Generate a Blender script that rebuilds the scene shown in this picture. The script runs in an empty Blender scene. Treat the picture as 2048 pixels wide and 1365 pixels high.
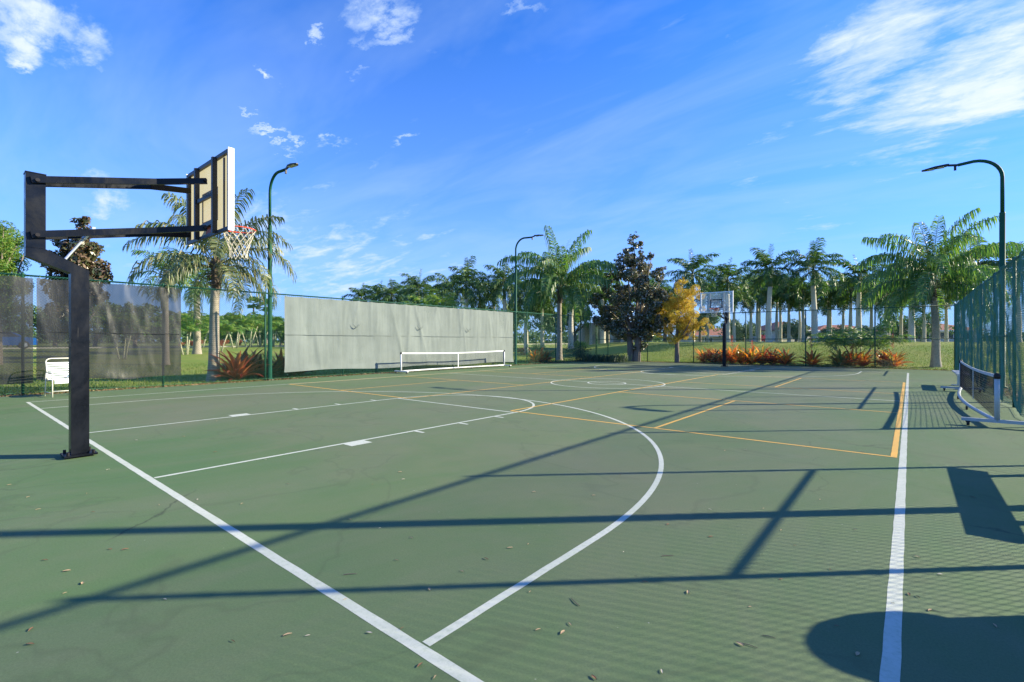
import bpy, math, random
import numpy as np
from mathutils import Vector, Matrix
random.seed(7)
rng = np.random.default_rng(7)
R = math.radians
C = bpy.context.scene.collection

# ------------------------------------------------------------------ camera
F, V0, H, YAW, CX, CY = 962.0, 682.5, 1.3855, -0.6912, 7.723, -1.403
cs, sn = math.cos(YAW), math.sin(YAW)
cam_d = bpy.data.cameras.new('camera')
cam_d.sensor_width = 36.0
cam_d.lens = F / 2048 * 36.0
cam_d.clip_start = 0.05
cam_d.clip_end = 3000
cam = bpy.data.objects.new('camera', cam_d)
C.objects.link(cam)
cam.location = (CX, CY, H)
cam.rotation_euler = (R(90), 0, -YAW)
bpy.context.scene.camera = cam

# ------------------------------------------------------------------ light
SUN_EL, SUN_AZ = R(23.7), R(43.5)          # azimuth counter-clockwise from +x
sun_dir = Vector((math.cos(SUN_EL)*math.cos(SUN_AZ), math.cos(SUN_EL)*math.sin(SUN_AZ), math.sin(SUN_EL)))
sd = bpy.data.lights.new('sun', 'SUN')
sd.energy = 5.0
sd.angle = R(0.5)
sd.color = (1.0, 0.90, 0.66)
so = bpy.data.objects.new('sun', sd)
C.objects.link(so)
so.rotation_euler = sun_dir.to_track_quat('Z', 'Y').to_euler()
so.location = (60, 60, 60)
sc = bpy.context.scene
sc.view_settings.view_transform = 'Standard'
sc.view_settings.look = 'None'
sc.view_settings.gamma = 1
sc.view_settings.use_curve_mapping = False
sc.view_settings.exposure = 1.25
try:
    sc.cycles.max_bounces = 8
    sc.cycles.transparent_max_bounces = 24
except Exception:
    pass


def at(u, D, z=0.0):
    """a point at depth D along image column u (where things of the photo stand)"""
    r = (u-1024)/F*D
    return Vector((CX+r*cs+D*sn, CY-r*sn+D*cs, z))


def hz(v, D):
    return H-(v-V0)*D/F


def gp(u, v):
    D = F*H/(v-V0)
    return at(u, D, 0)


class NT:
    """tiny node helper"""
    def __init__(s, tree):
        s.t = tree; s.n = tree.nodes; s.l = tree.links

    def new(s, typ, **kw):
        n = s.n.new(typ)
        for k, v in kw.items():
            setattr(n, k, v)
        return n

    def put(s, sock, v):
        if hasattr(v, 'is_linked'):
            s.l.new(v, sock)
        else:
            sock.default_value = v

    def math(s, op, a, b=0.0, c=0.0, clamp=False):
        n = s.new('ShaderNodeMath', operation=op, use_clamp=clamp)
        s.put(n.inputs[0], a); s.put(n.inputs[1], b); s.put(n.inputs[2], c)
        return n.outputs[0]

    def vmath(s, op, a, b=(0, 0, 0)):
        n = s.new('ShaderNodeVectorMath', operation=op)
        s.put(n.inputs[0], a); s.put(n.inputs[1], b)
        return n.outputs['Value'] if op in ('DOT_PRODUCT', 'LENGTH') else n.outputs[0]

    def noise(s, vec, scale, detail=4, rough=.55, dist=0.0):
        n = s.new('ShaderNodeTexNoise')
        s.put(n.inputs['Vector'], vec)
        n.inputs['Scale'].default_value = scale
        n.inputs['Detail'].default_value = detail
        n.inputs['Roughness'].default_value = rough
        n.inputs['Distortion'].default_value = dist
        return n.outputs[0]

    def ramp(s, fac, stops):
        n = s.new('ShaderNodeValToRGB')
        s.put(n.inputs[0], fac)
        e = n.color_ramp.elements
        while len(e) < len(stops):
            e.new(0.5)
        for i, (p, c) in enumerate(stops):
            e[i].position = p
            e[i].color = (c, c, c, 1) if isinstance(c, (int, float)) else (*c, 1)
        return n.outputs[0]

    def mix(s, fac, a, b, blend='MIX'):
        n = s.new('ShaderNodeMix', data_type='RGBA', blend_type=blend)
        s.put(n.inputs[0], fac)
        for i, v in ((6, a), (7, b)):
            s.put(n.inputs[i], v if hasattr(v, 'is_linked') or len(v) == 4 else (*v, 1))
        return n.outputs[2]

    def mapping(s, vec, scale=(1, 1, 1), rot=(0, 0, 0), loc=(0, 0, 0)):
        n = s.new('ShaderNodeMapping')
        s.put(n.inputs['Vector'], vec)
        n.inputs['Scale'].default_value = scale
        n.inputs['Rotation'].default_value = rot
        n.inputs['Location'].default_value = loc
        return n.outputs[0]


# ------------------------------------------------------------------ sky
w = bpy.data.worlds.new('World')
sc.world = w
w.use_nodes = True
n = NT(w.node_tree)
bg = w.node_tree.nodes['Background']
sky = n.new('ShaderNodeTexSky', sky_type='NISHITA')
sky.sun_disc = False
sky.sun_elevation = SUN_EL
sky.sun_rotation = R(90)-SUN_AZ
sky.air_density = 1.0
sky.dust_density = 0.05
sky.ozone_density = 2.5
tc = n.new('ShaderNodeTexCoord')
d = n.vmath('NORMALIZE', tc.outputs['Generated'])
base = n.mix(1.0, sky.outputs[0], (0.28, 1.0, 2.15), 'MULTIPLY')
sep = n.new('ShaderNodeSeparateXYZ'); n.put(sep.inputs[0], d)
dz = n.math('MAXIMUM', sep.outputs[2], 0.0)
# cloud-plane coordinates: direction scaled to a flat layer overhead
inv = n.math('DIVIDE', 1.0, n.math('ADD', dz, 0.12))
sc_n = n.new('ShaderNodeVectorMath', operation='SCALE')
n.put(sc_n.inputs[0], d); n.put(sc_n.inputs['Scale'], inv)
plane = sc_n.outputs[0]
# each patch of cloud: centre u, v, half sizes, tilt, weight (turned into a fixed direction of the sky)
patches = [(1990, 150, 300, 120, -18, 1.15), (1750, 90, 190, 105, -28, 1.05), (1850, 215, 130, 45, -15, .5), (2060, 20, 300, 120, -25, .8),
           (1700, 150, 90, 40, 0, .5), (1530, 290, 22, 130, 32, .42), (1640, 425, 100, 24, -5, .42), (1520, 100, 45, 30, 0, .45),
           (1450, 92, 22, 14, 0, .6), (70, 30, 150, 60, 12, 1.05), (0, 60, 60, 90, 0, .9), (30, 140, 55, 24, 0, .95),
           (760, 20, 110, 45, -10, .9), (770, 72, 95, 24, 5, .75), (632, 62, 24, 15, 0, .85), (1030, 5, 60, 16, 0, .6),
           (545, 172, 24, 12, 0, .85), (500, 226, 42, 10, 8, .9), (560, 270, 50, 10, -4, .9), (665, 288, 55, 12, 4, .85),
           (590, 300, 60, 8, 4, .7), (705, 155, 22, 16, 0, .6), (800, 275, 30, 6, 0, .5),
           (160, 360, 130, 34, 12, .55), (220, 410, 110, 40, 15, .5), (640, 520, 330, 110, 10, .62), (850, 480, 60, 26, 0, .5),
           (700, 430, 110, 40, 25, .35), (460, 590, 220, 60, 0, .5), (1700, 640, 700, 40, 0, .3),
           (-400, 100, 200, 90, 10, .8), (2500, 60, 300, 150, -10, .8)]
nd_ = n.new('ShaderNodeTexNoise'); n.put(nd_.inputs['Vector'], n.mapping(plane, scale=(1, 1.4, 1)))
nd_.inputs['Scale'].default_value = 5.0; nd_.inputs['Detail'].default_value = 7; nd_.inputs['Roughness'].default_value = .65
off_ = n.new('ShaderNodeVectorMath', operation='SCALE'); n.put(off_.inputs[0], n.vmath('SUBTRACT', nd_.outputs['Color'], (.5, .5, .5))); off_.inputs['Scale'].default_value = .16
d_raw = d
d = n.vmath('ADD', d, off_.outputs[0])
total = None
fwd = Vector((sn, cs, 0)); rgt = Vector((cs, -sn, 0)); up = Vector((0, 0, 1))
for (u, v, su, sv, ang, wt) in patches:
    a, b = (u-1024)/F, (V0-v)/F
    raw = fwd+rgt*a+up*b
    ln = raw.length
    c = raw.normalized()
    ra, ua = math.cos(R(ang)), math.sin(R(ang))
    e1 = (rgt*ra-up*ua); e2 = (rgt*ua+up*ra)
    e1 = (e1-c*e1.dot(c)); e2 = (e2-c*e2.dot(c))
    k1, k2 = e1.length, e2.length
    s1 = su/F/ln*k1; s2 = sv/F/ln*k2
    e1 = e1/k1/s1; e2 = e2/k2/s2
    p = n.math('SUBTRACT', n.vmath('DOT_PRODUCT', d, tuple(e1)), c.dot(e1))
    q = n.math('SUBTRACT', n.vmath('DOT_PRODUCT', d, tuple(e2)), c.dot(e2))
    r2 = n.math('ADD', n.math('MULTIPLY', p, p), n.math('MULTIPLY', q, q))
    g = n.math('MULTIPLY', n.math('POWER', 2.718, n.math('MULTIPLY', r2, -0.8)), wt)
    front = n.math('GREATER_THAN', n.vmath('DOT_PRODUCT', d, tuple(c)), 0.0)
    g = n.math('MULTIPLY', g, front)
    total = g if total is None else n.math('MAXIMUM', total, g)
stretch = n.mapping(plane, scale=(1.0, 2.6, 1.0), rot=(0, 0, R(28)))
n1 = n.noise(stretch, 1.7, 8, .62, .5)
n2 = n.noise(n.mapping(plane, scale=(1, 1.8, 1), rot=(0, 0, R(28))), 6.0, 8, .62, .4)
nn = n.math('ADD', n.math('MULTIPLY', n1, .62), n.math('MULTIPLY', n2, .38))
den = n.math('SUBTRACT', n.math('ADD', n.math('MULTIPLY', total, .80), n.math('MULTIPLY', n.math('SUBTRACT', nn, .5), 2.3)), .26)
den0 = den
alpha = n.ramp(den, [(0.0, 0.0), (0.12, 0.12), (.34, .55), (.60, .92)])
veil = n.math('MULTIPLY', n.ramp(n.noise(stretch, .8, 5, .6, .6), [(.42, 0.0), (.8, .30)]), 1.0)
alpha = n.math('MAXIMUM', alpha, veil)
horizon = n.ramp(dz, [(0.0, .85), (.10, .62), (.28, .28), (.6, 0.0)])
skyc = n.mix(horizon, base, (2.9, 4.2, 7.9))
cloudc = n.mix(n.ramp(den0, [(.2, 0.0), (.9, 1.0)]), (4.0, 5.4, 7.4), (6.8, 7.2, 7.8))
final = n.mix(alpha, skyc, cloudc)
w.node_tree.links.new(final, bg.inputs[0])
bg.inputs[1].default_value = 0.0645


# ------------------------------------------------------------------ materials
def mat(name, col, rough=.6, metal=0.0, var=0.0, vscale=8.0, bump=0.0, bscale=60.0, spec=.5, col2=None, alpha=None):
    m = bpy.data.materials.new(name); m.use_nodes = True
    k = NT(m.node_tree); b = m.node_tree.nodes['Principled BSDF']
    co = k.new('ShaderNodeTexCoord').outputs['Object']
    b.inputs['Roughness'].default_value = rough
    b.inputs['Metallic'].default_value = metal
    b.inputs['Specular IOR Level'].default_value = spec
    if col2 is not None or var > 0:
        c2 = col2 if col2 is not None else tuple(x*(1-var) for x in col)
        f = k.ramp(k.noise(co, vscale, 6, .62), [(.35, 0.0), (.68, 1.0)])
        k.put(b.inputs['Base Color'], k.mix(f, col, c2))
    else:
        b.inputs['Base Color'].default_value = (*col, 1)
    if bump > 0:
        bn = k.new('ShaderNodeBump'); bn.inputs['Strength'].default_value = bump
        bn.inputs['Distance'].default_value = .01
        k.put(bn.inputs['Height'], k.noise(co, bscale, 5, .6)); k.put(b.inputs['Normal'], bn.outputs[0])
    if alpha is not None:
        b.inputs['Alpha'].default_value = alpha
    return m


def leafmat(name, cols, trans=.35, rough=.45, spec=.4, tcol=None):
    """leaf colours vary from leaf to leaf; light passes through"""
    m = bpy.data.materials.new(name); m.use_nodes = True
    k = NT(m.node_tree); b = m.node_tree.nodes['Principled BSDF']
    g = k.new('ShaderNodeNewGeometry')
    st = [(i/(len(cols)-1), c) for i, c in enumerate(cols)]
    c = k.ramp(g.outputs['Random Per Island'], st)
    k.put(b.inputs['Base Color'], c)
    b.inputs['Roughness'].default_value = rough
    b.inputs['Specular IOR Level'].default_value = spec
    tr = k.new('ShaderNodeBsdfTranslucent')
    k.put(tr.inputs[0], k.mix(1.0, c, tcol or (1.5, 1.7, .7), 'MULTIPLY'))
    mx = k.new('ShaderNodeMixShader'); mx.inputs[0].default_value = trans
    k.l.new(b.outputs[0], mx.inputs[1]); k.l.new(tr.outputs[0], mx.inputs[2])
    k.l.new(mx.outputs[0], m.node_tree.nodes['Material Output'].inputs[0])
    return m


def court_mat():
    m = bpy.data.materials.new('court_paint'); m.use_nodes = True
    k = NT(m.node_tree); b = m.node_tree.nodes['Principled BSDF']
    co = k.new('ShaderNodeTexCoord').outputs['Object']
    big = k.noise(co, .22, 5, .6, .4)
    mid = k.noise(co, 1.3, 6, .65)
    fine = k.noise(co, 320, 3, .7)
    spk = k.noise(co, 90, 4, .7)
    # greener towards the basket end, greyer and worn elsewhere
    c = k.mix(k.ramp(big, [(.38, 0.0), (.62, 1.0)]), (.088, .140, .055), (.112, .140, .074))
    c = k.mix(k.math('MULTIPLY', k.ramp(mid, [(.45, 0.0), (.75, 1.0)]), .35), c, (.140, .160, .092))
    c = k.mix(k.math('MULTIPLY', k.ramp(k.noise(k.mapping(co, scale=(.6, 2.2, 1), rot=(0, 0, .5)), .9, 6, .7, 1.0), [(.55, 0.0), (.8, 1.0)]), .4), c, (.130, .124, .074))
    sp_ = k.new('ShaderNodeSeparateXYZ'); k.put(sp_.inputs[0], co)
    inx = k.math('SUBTRACT', 7.9, k.math('ABSOLUTE', sp_.outputs[0]))
    iny = k.math('ADD', sp_.outputs[1], .1)
    wear = k.math('ADD', k.math('MINIMUM', inx, iny), k.math('MULTIPLY', k.math('SUBTRACT', k.noise(co, .35, 5, .65), .5), 5.0))
    c = k.mix(k.ramp(k.math('MULTIPLY', wear, .3), [(0.0, .75), (.6, 0.0)]), c, (.068, .140, .048))
    c = k.mix(k.ramp(k.noise(k.mapping(co, scale=(1, .5, 1)), .55, 7, .72, .8), [(.42, 0.0), (.75, .55)]), c, (.152, .156, .104))
    grain = k.ramp(k.math('ADD', k.math('MULTIPLY', fine, .5), k.math('MULTIPLY', spk, .5)), [(.3, .70), (.7, 1.3)])
    gm = k.new('ShaderNodeMix', data_type='RGBA', blend_type='MULTIPLY'); gm.inputs[0].default_value = 1
    k.put(gm.inputs[6], c); k.put(gm.inputs[7], grain)
    # dark dried drops
    vor = k.new('ShaderNodeTexVoronoi'); k.put(vor.inputs['Vector'], co); vor.inputs['Scale'].default_value = 2.2
    dots = k.ramp(vor.outputs['Distance'], [(.012, 1.0), (.03, 0.0)])
    c2 = k.mix(k.math('MULTIPLY', dots, .6), gm.outputs[2], (.03, .04, .03))
    # hairline cracks, only in a few places; pale scuffs; dried puddle rims
    wob = k.new('ShaderNodeTexNoise'); k.put(wob.inputs['Vector'], co); wob.inputs['Scale'].default_value = 2.5; wob.inputs['Detail'].default_value = 6
    wv_ = k.vmath('ADD', co, k.vmath('MULTIPLY', wob.outputs['Color'], (.45, .45, 0)))
    crk = k.new('ShaderNodeTexVoronoi'); crk.feature = 'DISTANCE_TO_EDGE'
    k.put(crk.inputs['Vector'], wv_); crk.inputs['Scale'].default_value = .42
    cl = k.math('MULTIPLY', k.ramp(crk.outputs['Distance'], [(.0012, 1.0), (.004, 0.0)]), k.ramp(k.noise(co, .5, 3, .5), [(.54, 0.0), (.62, .7)]))
    c2 = k.mix(cl, c2, (.028, .035, .022))
    sc1 = k.noise(k.mapping(co, scale=(9, .9, 1), rot=(0, 0, .9)), 2.4, 6, .7)
    sc2 = k.noise(k.mapping(co, scale=(.8, 8, 1), rot=(0, 0, .35)), 2.1, 6, .7)
    c2 = k.mix(k.ramp(sc1, [(.66, 0.0), (.80, .30)]), c2, (.20, .22, .15))
    c2 = k.mix(k.ramp(sc2, [(.67, 0.0), (.80, .28)]), c2, (.05, .06, .035))
    pd = k.noise(co, .42, 4, .5, .8)
    c2 = k.mix(k.math('MULTIPLY', k.ramp(k.math('ABSOLUTE', k.math('SUBTRACT', pd, .52)), [(0.0, 1.0), (.012, 0.0)]), .22), c2, (.05, .065, .035))
    tiny = k.new('ShaderNodeTexVoronoi'); k.put(tiny.inputs['Vector'], co); tiny.inputs['Scale'].default_value = 5.0
    c2 = k.mix(k.ramp(tiny.outputs['Distance'], [(.012, .8), (.03, 0.0)]), c2, (.33, .34, .27))
    k.put(b.inputs['Base Color'], c2)
    k.put(b.inputs['Roughness'], k.ramp(mid, [(.3, .74), (.7, .88)]))
    b.inputs['Specular IOR Level'].default_value = .35
    bn = k.new('ShaderNodeBump'); bn.inputs['Strength'].default_value = .5; bn.inputs['Distance'].default_value = .002
    k.put(bn.inputs['Height'], fine); k.put(b.inputs['Normal'], bn.outputs[0])
    return m


def line_mat(name, col, worn):
    m = bpy.data.materials.new(name); m.use_nodes = True
    k = NT(m.node_tree); b = m.node_tree.nodes['Principled BSDF']
    co = k.new('ShaderNodeTexCoord').outputs['Object']
    f = k.ramp(k.noise(co, 30, 8, .8), [(.48, 0.0), (.70, .8)])
    c = k.mix(f, col, worn)
    f2 = k.ramp(k.noise(co, 1.6, 6, .7), [(.4, 0.0), (.72, .5)])
    k.put(b.inputs['Base Color'], k.mix(f2, c, worn))
    b.inputs['Roughness'].default_value = .75
    return m


def grass_mat():
    m = bpy.data.materials.new('lawn'); m.use_nodes = True
    k = NT(m.node_tree); b = m.node_tree.nodes['Principled BSDF']
    co = k.new('ShaderNodeTexCoord').outputs['Object']
    c = k.mix(k.ramp(k.noise(co, .28, 5, .6, .5), [(.36, 0.0), (.66, 1.0)]), (.17, .26, .04), (.29, .29, .07))
    c = k.mix(k.math('MULTIPLY', k.ramp(k.noise(co, 2.5, 6, .7), [(.4, 0.0), (.8, 1.0)]), .5), c, (.26, .235, .07))
    c = k.mix(k.math('MULTIPLY', k.ramp(k.noise(co, 26, 5, .8), [(.4, 0.0), (.7, 1.0)]), .55), c, (.09, .145, .025))
    # bare brown ground hugging the court edge
    sp = k.new('ShaderNodeSeparateXYZ'); k.put(sp.inputs[0], co)
    ax = k.math('SUBTRACT', k.math('ABSOLUTE', sp.outputs[0]), 9.5)
    ay = k.math('SUBTRACT', sp.outputs[1], 29.0)
    dd = k.math('MAXIMUM', ax, ay)
    dd = k.math('ADD', dd, k.math('MULTIPLY', k.math('SUBTRACT', k.noise(co, 1.5, 5, .7), .5), 1.6))
    c = k.mix(k.ramp(k.math('DIVIDE', dd, 2.0), [(.15, 1.0), (.7, 0.0)]), c, (.16, .115, .06))
    k.put(b.inputs['Base Color'], c)
    b.inputs['Roughness'].default_value = .9
    b.inputs['Specular IOR Level'].default_value = .15
    bn = k.new('ShaderNodeBump'); bn.inputs['Strength'].default_value = .8; bn.inputs['Distance'].default_value = .05
    k.put(bn.inputs['Height'], k.noise(co, 22, 5, .8)); k.put(b.inputs['Normal'], bn.outputs[0])
    return m


def screen_mat(name, ca, cb, opacity, streak=.5, rough=.75):
    m = bpy.data.materials.new(name); m.use_nodes = True
    k = NT(m.node_tree); b = m.node_tree.nodes['Principled BSDF']
    co = k.new('ShaderNodeTexCoord').outputs['Object']
    st = k.noise(k.mapping(co, scale=(3.2, 3.2, .22)), 1.6, 6, .62)
    bl = k.noise(co, .9, 6, .65)
    f = k.math('ADD', k.math('MULTIPLY', st, streak), k.math('MULTIPLY', bl, 1-streak))
    c = k.mix(k.ramp(f, [(.36, 0.0), (.62, 1.0)]), ca, cb)
    k.put(b.inputs['Base Color'], c)
    b.inputs['Roughness'].default_value = rough
    b.inputs['Specular IOR Level'].default_value = .3
    bn = k.new('ShaderNodeBump'); bn.inputs['Strength'].default_value = .35; bn.inputs['Distance'].default_value = .02
    k.put(bn.inputs['Height'], k.noise(k.mapping(co, scale=(2.5, 2.5, 1)), 3.5, 5, .6, 1.2)); k.put(b.inputs['Normal'], bn.outputs[0])
    tr = k.new('ShaderNodeBsdfTransparent')
    tl = k.new('ShaderNodeBsdfTranslucent'); k.put(tl.inputs[0], c)
    m1 = k.new('ShaderNodeMixShader'); m1.inputs[0].default_value = .15
    k.l.new(b.outputs[0], m1.inputs[1]); k.l.new(tl.outputs[0], m1.inputs[2])
    mx = k.new('ShaderNodeMixShader')
    k.put(mx.inputs[0], k.ramp(k.noise(co, 1.3, 4, .6), [(.3, opacity), (.75, min(1.0, opacity+.04))]))
    k.l.new(tr.outputs[0], mx.inputs[1]); k.l.new(m1.outputs[0], mx.inputs[2])
    k.l.new(mx.outputs[0], m.node_tree.nodes['Material Output'].inputs[0])
    return m


def trunk_mat(name, ca, cb, rings, rs=5.0):
    m = bpy.data.materials.new(name); m.use_nodes = True
    k = NT(m.node_tree); b = m.node_tree.nodes['Principled BSDF']
    co = k.new('ShaderNodeTexCoord').outputs['Object']
    wv = k.new('ShaderNodeTexWave'); wv.bands_direction = 'Z'
    k.put(wv.inputs['Vector'], co); wv.inputs['Scale'].default_value = rs
    wv.inputs['Distortion'].default_value = 1.5; wv.inputs['Detail'].default_value = 3
    f = k.math('ADD', k.math('MULTIPLY', k.ramp(wv.outputs[1], [(0.0, 1.0), (.25, 0.0)]), rings),
               k.math('MULTIPLY', k.ramp(k.noise(co, 9, 6, .7), [(.35, 0.0), (.7, 1.0)]), .75), clamp=True)
    k.put(b.inputs['Base Color'], k.mix(f, ca, cb))
    b.inputs['Roughness'].default_value = .85
    bn = k.new('ShaderNodeBump'); bn.inputs['Strength'].default_value = .6; bn.inputs['Distance'].default_value = .02
    k.put(bn.inputs['Height'], k.noise(co, 25, 5, .7)); k.put(b.inputs['Normal'], bn.outputs[0])
    return m


M = {}
M['court'] = court_mat()
M['white_line'] = line_mat('white_court_line', (.52, .54, .47), (.32, .38, .27))
M['yellow_line'] = line_mat('yellow_court_line', (.74, .40, .06), (.45, .30, .08))
M['lawn'] = grass_mat()
M['green_steel'] = mat('green_coated_steel', (.016, .09, .055), .55, 0, .35, 6, .1, 40, .25)
M['wire'] = mat('green_vinyl_wire', (.07, .19, .105), .5, 0)
M['lamp_green'] = mat('green_painted_pole', (.010, .085, .050), .6, 0, .3, 5, 0, 60, .2)
M['black_steel'] = mat('black_painted_steel', (.0020, .0028, .0055), .38, .0, 0, 2.2, .12, 14, .22, col2=(.010, .012, .018))
_k = NT(M['black_steel'].node_tree); _b = _k.n['Principled BSDF']; _co = _k.new('ShaderNodeTexCoord').outputs['Object']
_k.put(_b.inputs['Roughness'], _k.ramp(_k.noise(_k.mapping(_co, scale=(1, 1, .55)), 3.2, 8, .7, 1.2), [(.36, .16), (.66, .52)]))
_sc = _k.noise(_k.mapping(_co, scale=(14, 14, 1.2), rot=(.5, .3, 0)), 2.5, 5, .7)
_old = _b.inputs['Base Color'].links[0].from_socket
_k.put(_b.inputs['Base Color'], _k.mix(_k.ramp(_sc, [(.66, 0.0), (.78, .5)]), _old, (.09, .085, .08)))
M['dark_bolt'] = mat('dark_bolt_steel', (.02, .018, .02), .5, .6)
M['board_panel'] = mat('weathered_board_rear', (.50, .45, .30), .7, 0, 0, 3, .2, 30, .3, col2=(.34, .31, .22))
_k = NT(M['board_panel'].node_tree); _b = _k.n['Principled BSDF']
_t = _k.new('ShaderNodeBsdfTranslucent'); _t.inputs[0].default_value = (.62, .56, .36, 1)
_m = _k.new('ShaderNodeMixShader'); _m.inputs[0].default_value = .42
_k.l.new(_b.outputs[0], _m.inputs[1]); _k.l.new(_t.outputs[0], _m.inputs[2]); _k.l.new(_m.outputs[0], _k.n['Material Output'].inputs[0])
M['board_white'] = mat('white_board_trim', (.80, .82, .84), .4, 0, .08, 10)
M['board_dark'] = mat('dark_board_frame', (.022, .022, .024), .5, 0, .3, 8)
M['red_paint'] = mat('red_square_paint', (.42, .07, .03), .6)
M['rim'] = mat('orange_rim', (.72, .085, .035), .4, 0, .3, 20)
M['cord'] = mat('white_net_cord', (.66, .62, .50), .8, 0, .3, 40)
M['white_fab'] = screen_mat('faded_pale_screen', (.215, .250, .234), (.155, .185, .172), .985, .5)
M['black_fab'] = screen_mat('black_mesh_screen', (.009, .012, .017), (.040, .042, .046), .76, .45, .42)
M['alu'] = mat('aluminium', (.55, .60, .66), .38, .55, .15, 12)
M['white_frame'] = mat('white_painted_frame', (.78, .80, .80), .4, 0, .12, 15)
M['grey_frame'] = mat('pale_grey_frame', (.46, .50, .50), .4, 0, .15, 15)
M['net'] = mat('black_net_string', (.012, .012, .014), .8)
M['rubber'] = mat('black_rubber', (.012, .012, .013), .7)
M['tape'] = mat('pale_net_tape', (.50, .55, .58), .7, 0, .15, 20)
M['strap_white'] = mat('white_vinyl_strap', (.72, .80, .80), .45, 0, .08, 12)
M['chair_frame'] = mat('cream_chair_frame', (.70, .68, .56), .45, 0, .12, 12)
M['lamp_head'] = mat('dark_lamp_housing', (.018, .020, .024), .45, .3)
M['lens'] = mat('lamp_lens', (.45, .45, .40), .2, 0)
M['royal_trunk'] = trunk_mat('pale_grey_palm_trunk', (.68, .62, .48), (.42, .38, .29), .35, 3.0)
M['queen_trunk'] = trunk_mat('grey_palm_trunk', (.36, .32, .26), (.17, .145, .115), .5, 4.5)
M['stem_white'] = trunk_mat('whitish_stem', (.40, .40, .29), (.22, .23, .13), .5, 5)
M['bark'] = trunk_mat('brown_grey_bark', (.20, .165, .13), (.09, .075, .06), .1, 4)
M['shaft'] = mat('green_crownshaft', (.085, .15, .05), .45, 0, .35, 5)
M['boots'] = mat('brown_leaf_bases', (.13, .095, .065), .9, 0, .6, 12, .6, 30)
M['royal_leaf'] = leafmat('royal_palm_leaf', [(0.016, 0.054, 0.024), (0.041, 0.108, 0.035), (0.081, 0.162, 0.049), (0.162, 0.216, 0.068)], .25, .45, .3)
M['queen_leaf'] = leafmat('queen_palm_leaf', [(0.041, 0.115, 0.041), (0.074, 0.169, 0.047), (0.135, 0.243, 0.068), (0.230, 0.270, 0.115)], .32, .4, .5)
M['olive_queen_leaf'] = leafmat('olive_queen_palm_leaf', [(.06, .10, .045), (.11, .15, .06), (.18, .20, .09), (.26, .24, .13)], .32, .42, .5)  # browner, less green leaf tones than queen_leaf
M['areca_leaf'] = leafmat('areca_leaf', [(0.039, 0.130, 0.026), (0.091, 0.208, 0.039), (0.169, 0.273, 0.046), (0.260, 0.286, 0.065)], .35, .42, .4)
M['rachis'] = mat('leaf_stalk', (.16, .17, .07), .5, 0, .3, 9)
M['magnolia_dark'] = leafmat('magnolia_leaf', [(.030, .055, .022), (.055, .090, .034), (.095, .105, .05), (.17, .135, .08), (.34, .33, .25)], .20, .27, .9, (1.3, 1.2, .8))
M['magnolia_brown'] = leafmat('brown_green_magnolia_leaf', [(.035, .055, .022), (.075, .085, .030), (.13, .085, .045), (.18, .115, .07)], .15, .35, .6, (1.3, 1.2, .8))
M['golden'] = leafmat('golden_cypress_leaf', [(.30, .15, .02), (.54, .36, .035), (.68, .55, .06), (.72, .64, .12)], .30, .6, .2, (1.2, 1.1, .8))
M['feather'] = leafmat('feathery_green_leaf', [(0.036, 0.108, 0.018), (0.084, 0.192, 0.030), (0.156, 0.264, 0.036), (0.240, 0.240, 0.060)], .35, .5, .3)
M['oak'] = leafmat('oak_leaf', [(0.027, 0.074, 0.030), (0.054, 0.121, 0.041), (0.095, 0.176, 0.061), (0.135, 0.189, 0.081)], .2, .55, .3)
M['far_leaf'] = leafmat('distant_foliage', [(0.050, 0.094, 0.050), (0.077, 0.127, 0.061), (0.110, 0.160, 0.072)], .15, .7, .2)
M['shrub'] = leafmat('shrub_leaf', [(0.024, 0.060, 0.036), (0.054, 0.102, 0.054), (0.108, 0.120, 0.084)], .2, .5, .3)
M['pink'] = leafmat('pink_bloom', [(.45, .03, .10), (.60, .06, .16), (.30, .06, .08)], .3, .6, .2, (1.2, .8, .9))
M['plume'] = leafmat('salmon_plume', [(.55, .14, .09), (.62, .22, .14), (.45, .10, .08)], .3, .6, .2, (1.2, .9, .8))
M['brom_orange'] = leafmat('orange_bromeliad_leaf', [(.16, .05, .012), (.60, .14, .02), (.80, .30, .035), (.82, .50, .08), (.30, .34, .05), (.06, .09, .02)], .38, .3, .5, (1.3, 1.0, .6))
M['brom_mixed'] = leafmat('green_and_orange_bromeliad_leaf', [(.05, .09, .02), (.18, .24, .03), (.60, .42, .05), (.75, .28, .03), (.10, .14, .02), (.70, .45, .08)], .32, .3, .5, (1.2, 1.0, .6))
M['brom_red'] = leafmat('maroon_bromeliad_leaf', [(.06, .015, .012), (.16, .03, .02), (.34, .06, .025), (.50, .15, .05), (.14, .10, .03)], .22, .35, .5, (1.3, .9, .6))
M['litter'] = leafmat('dry_leaf', [(.10, .055, .025), (.22, .13, .06), (.34, .22, .12), (.40, .33, .20)], .1, .8, .2, (1, 1, 1))
M['blade'] = leafmat('grass_blade', [(.06, .12, .02), (.11, .18, .03), (.20, .21, .06)], .3, .6, .2)
M['stucco'] = mat('beige_stucco', (.52, .44, .32), .9, 0, .12, 3, .3, 60)
M['stucco_w'] = mat('cream_stucco', (.62, .58, .52), .9, 0, .12, 3, .3, 60)
M['tile'] = mat('terracotta_roof_tile', (.36, .15, .10), .8, 0, 0, 6, .5, 12, .3, col2=(.24, .10, .075))
M['glass'] = mat('dark_window_glass', (.02, .025, .03), .08)
M['asphalt'] = mat('asphalt', (.055, .055, .058), .9, 0, .2, 20, .3, 90)
M['car_blue'] = mat('blue_car_paint', (.015, .10, .36), .2, .3, 0, 3, 0, 3, .7)
M['kerb'] = mat('kerb_concrete', (.42, .40, .36), .9, 0, .2, 9)
M['bin'] = mat('green_bin_plastic', (.03, .10, .06), .5)


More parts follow.
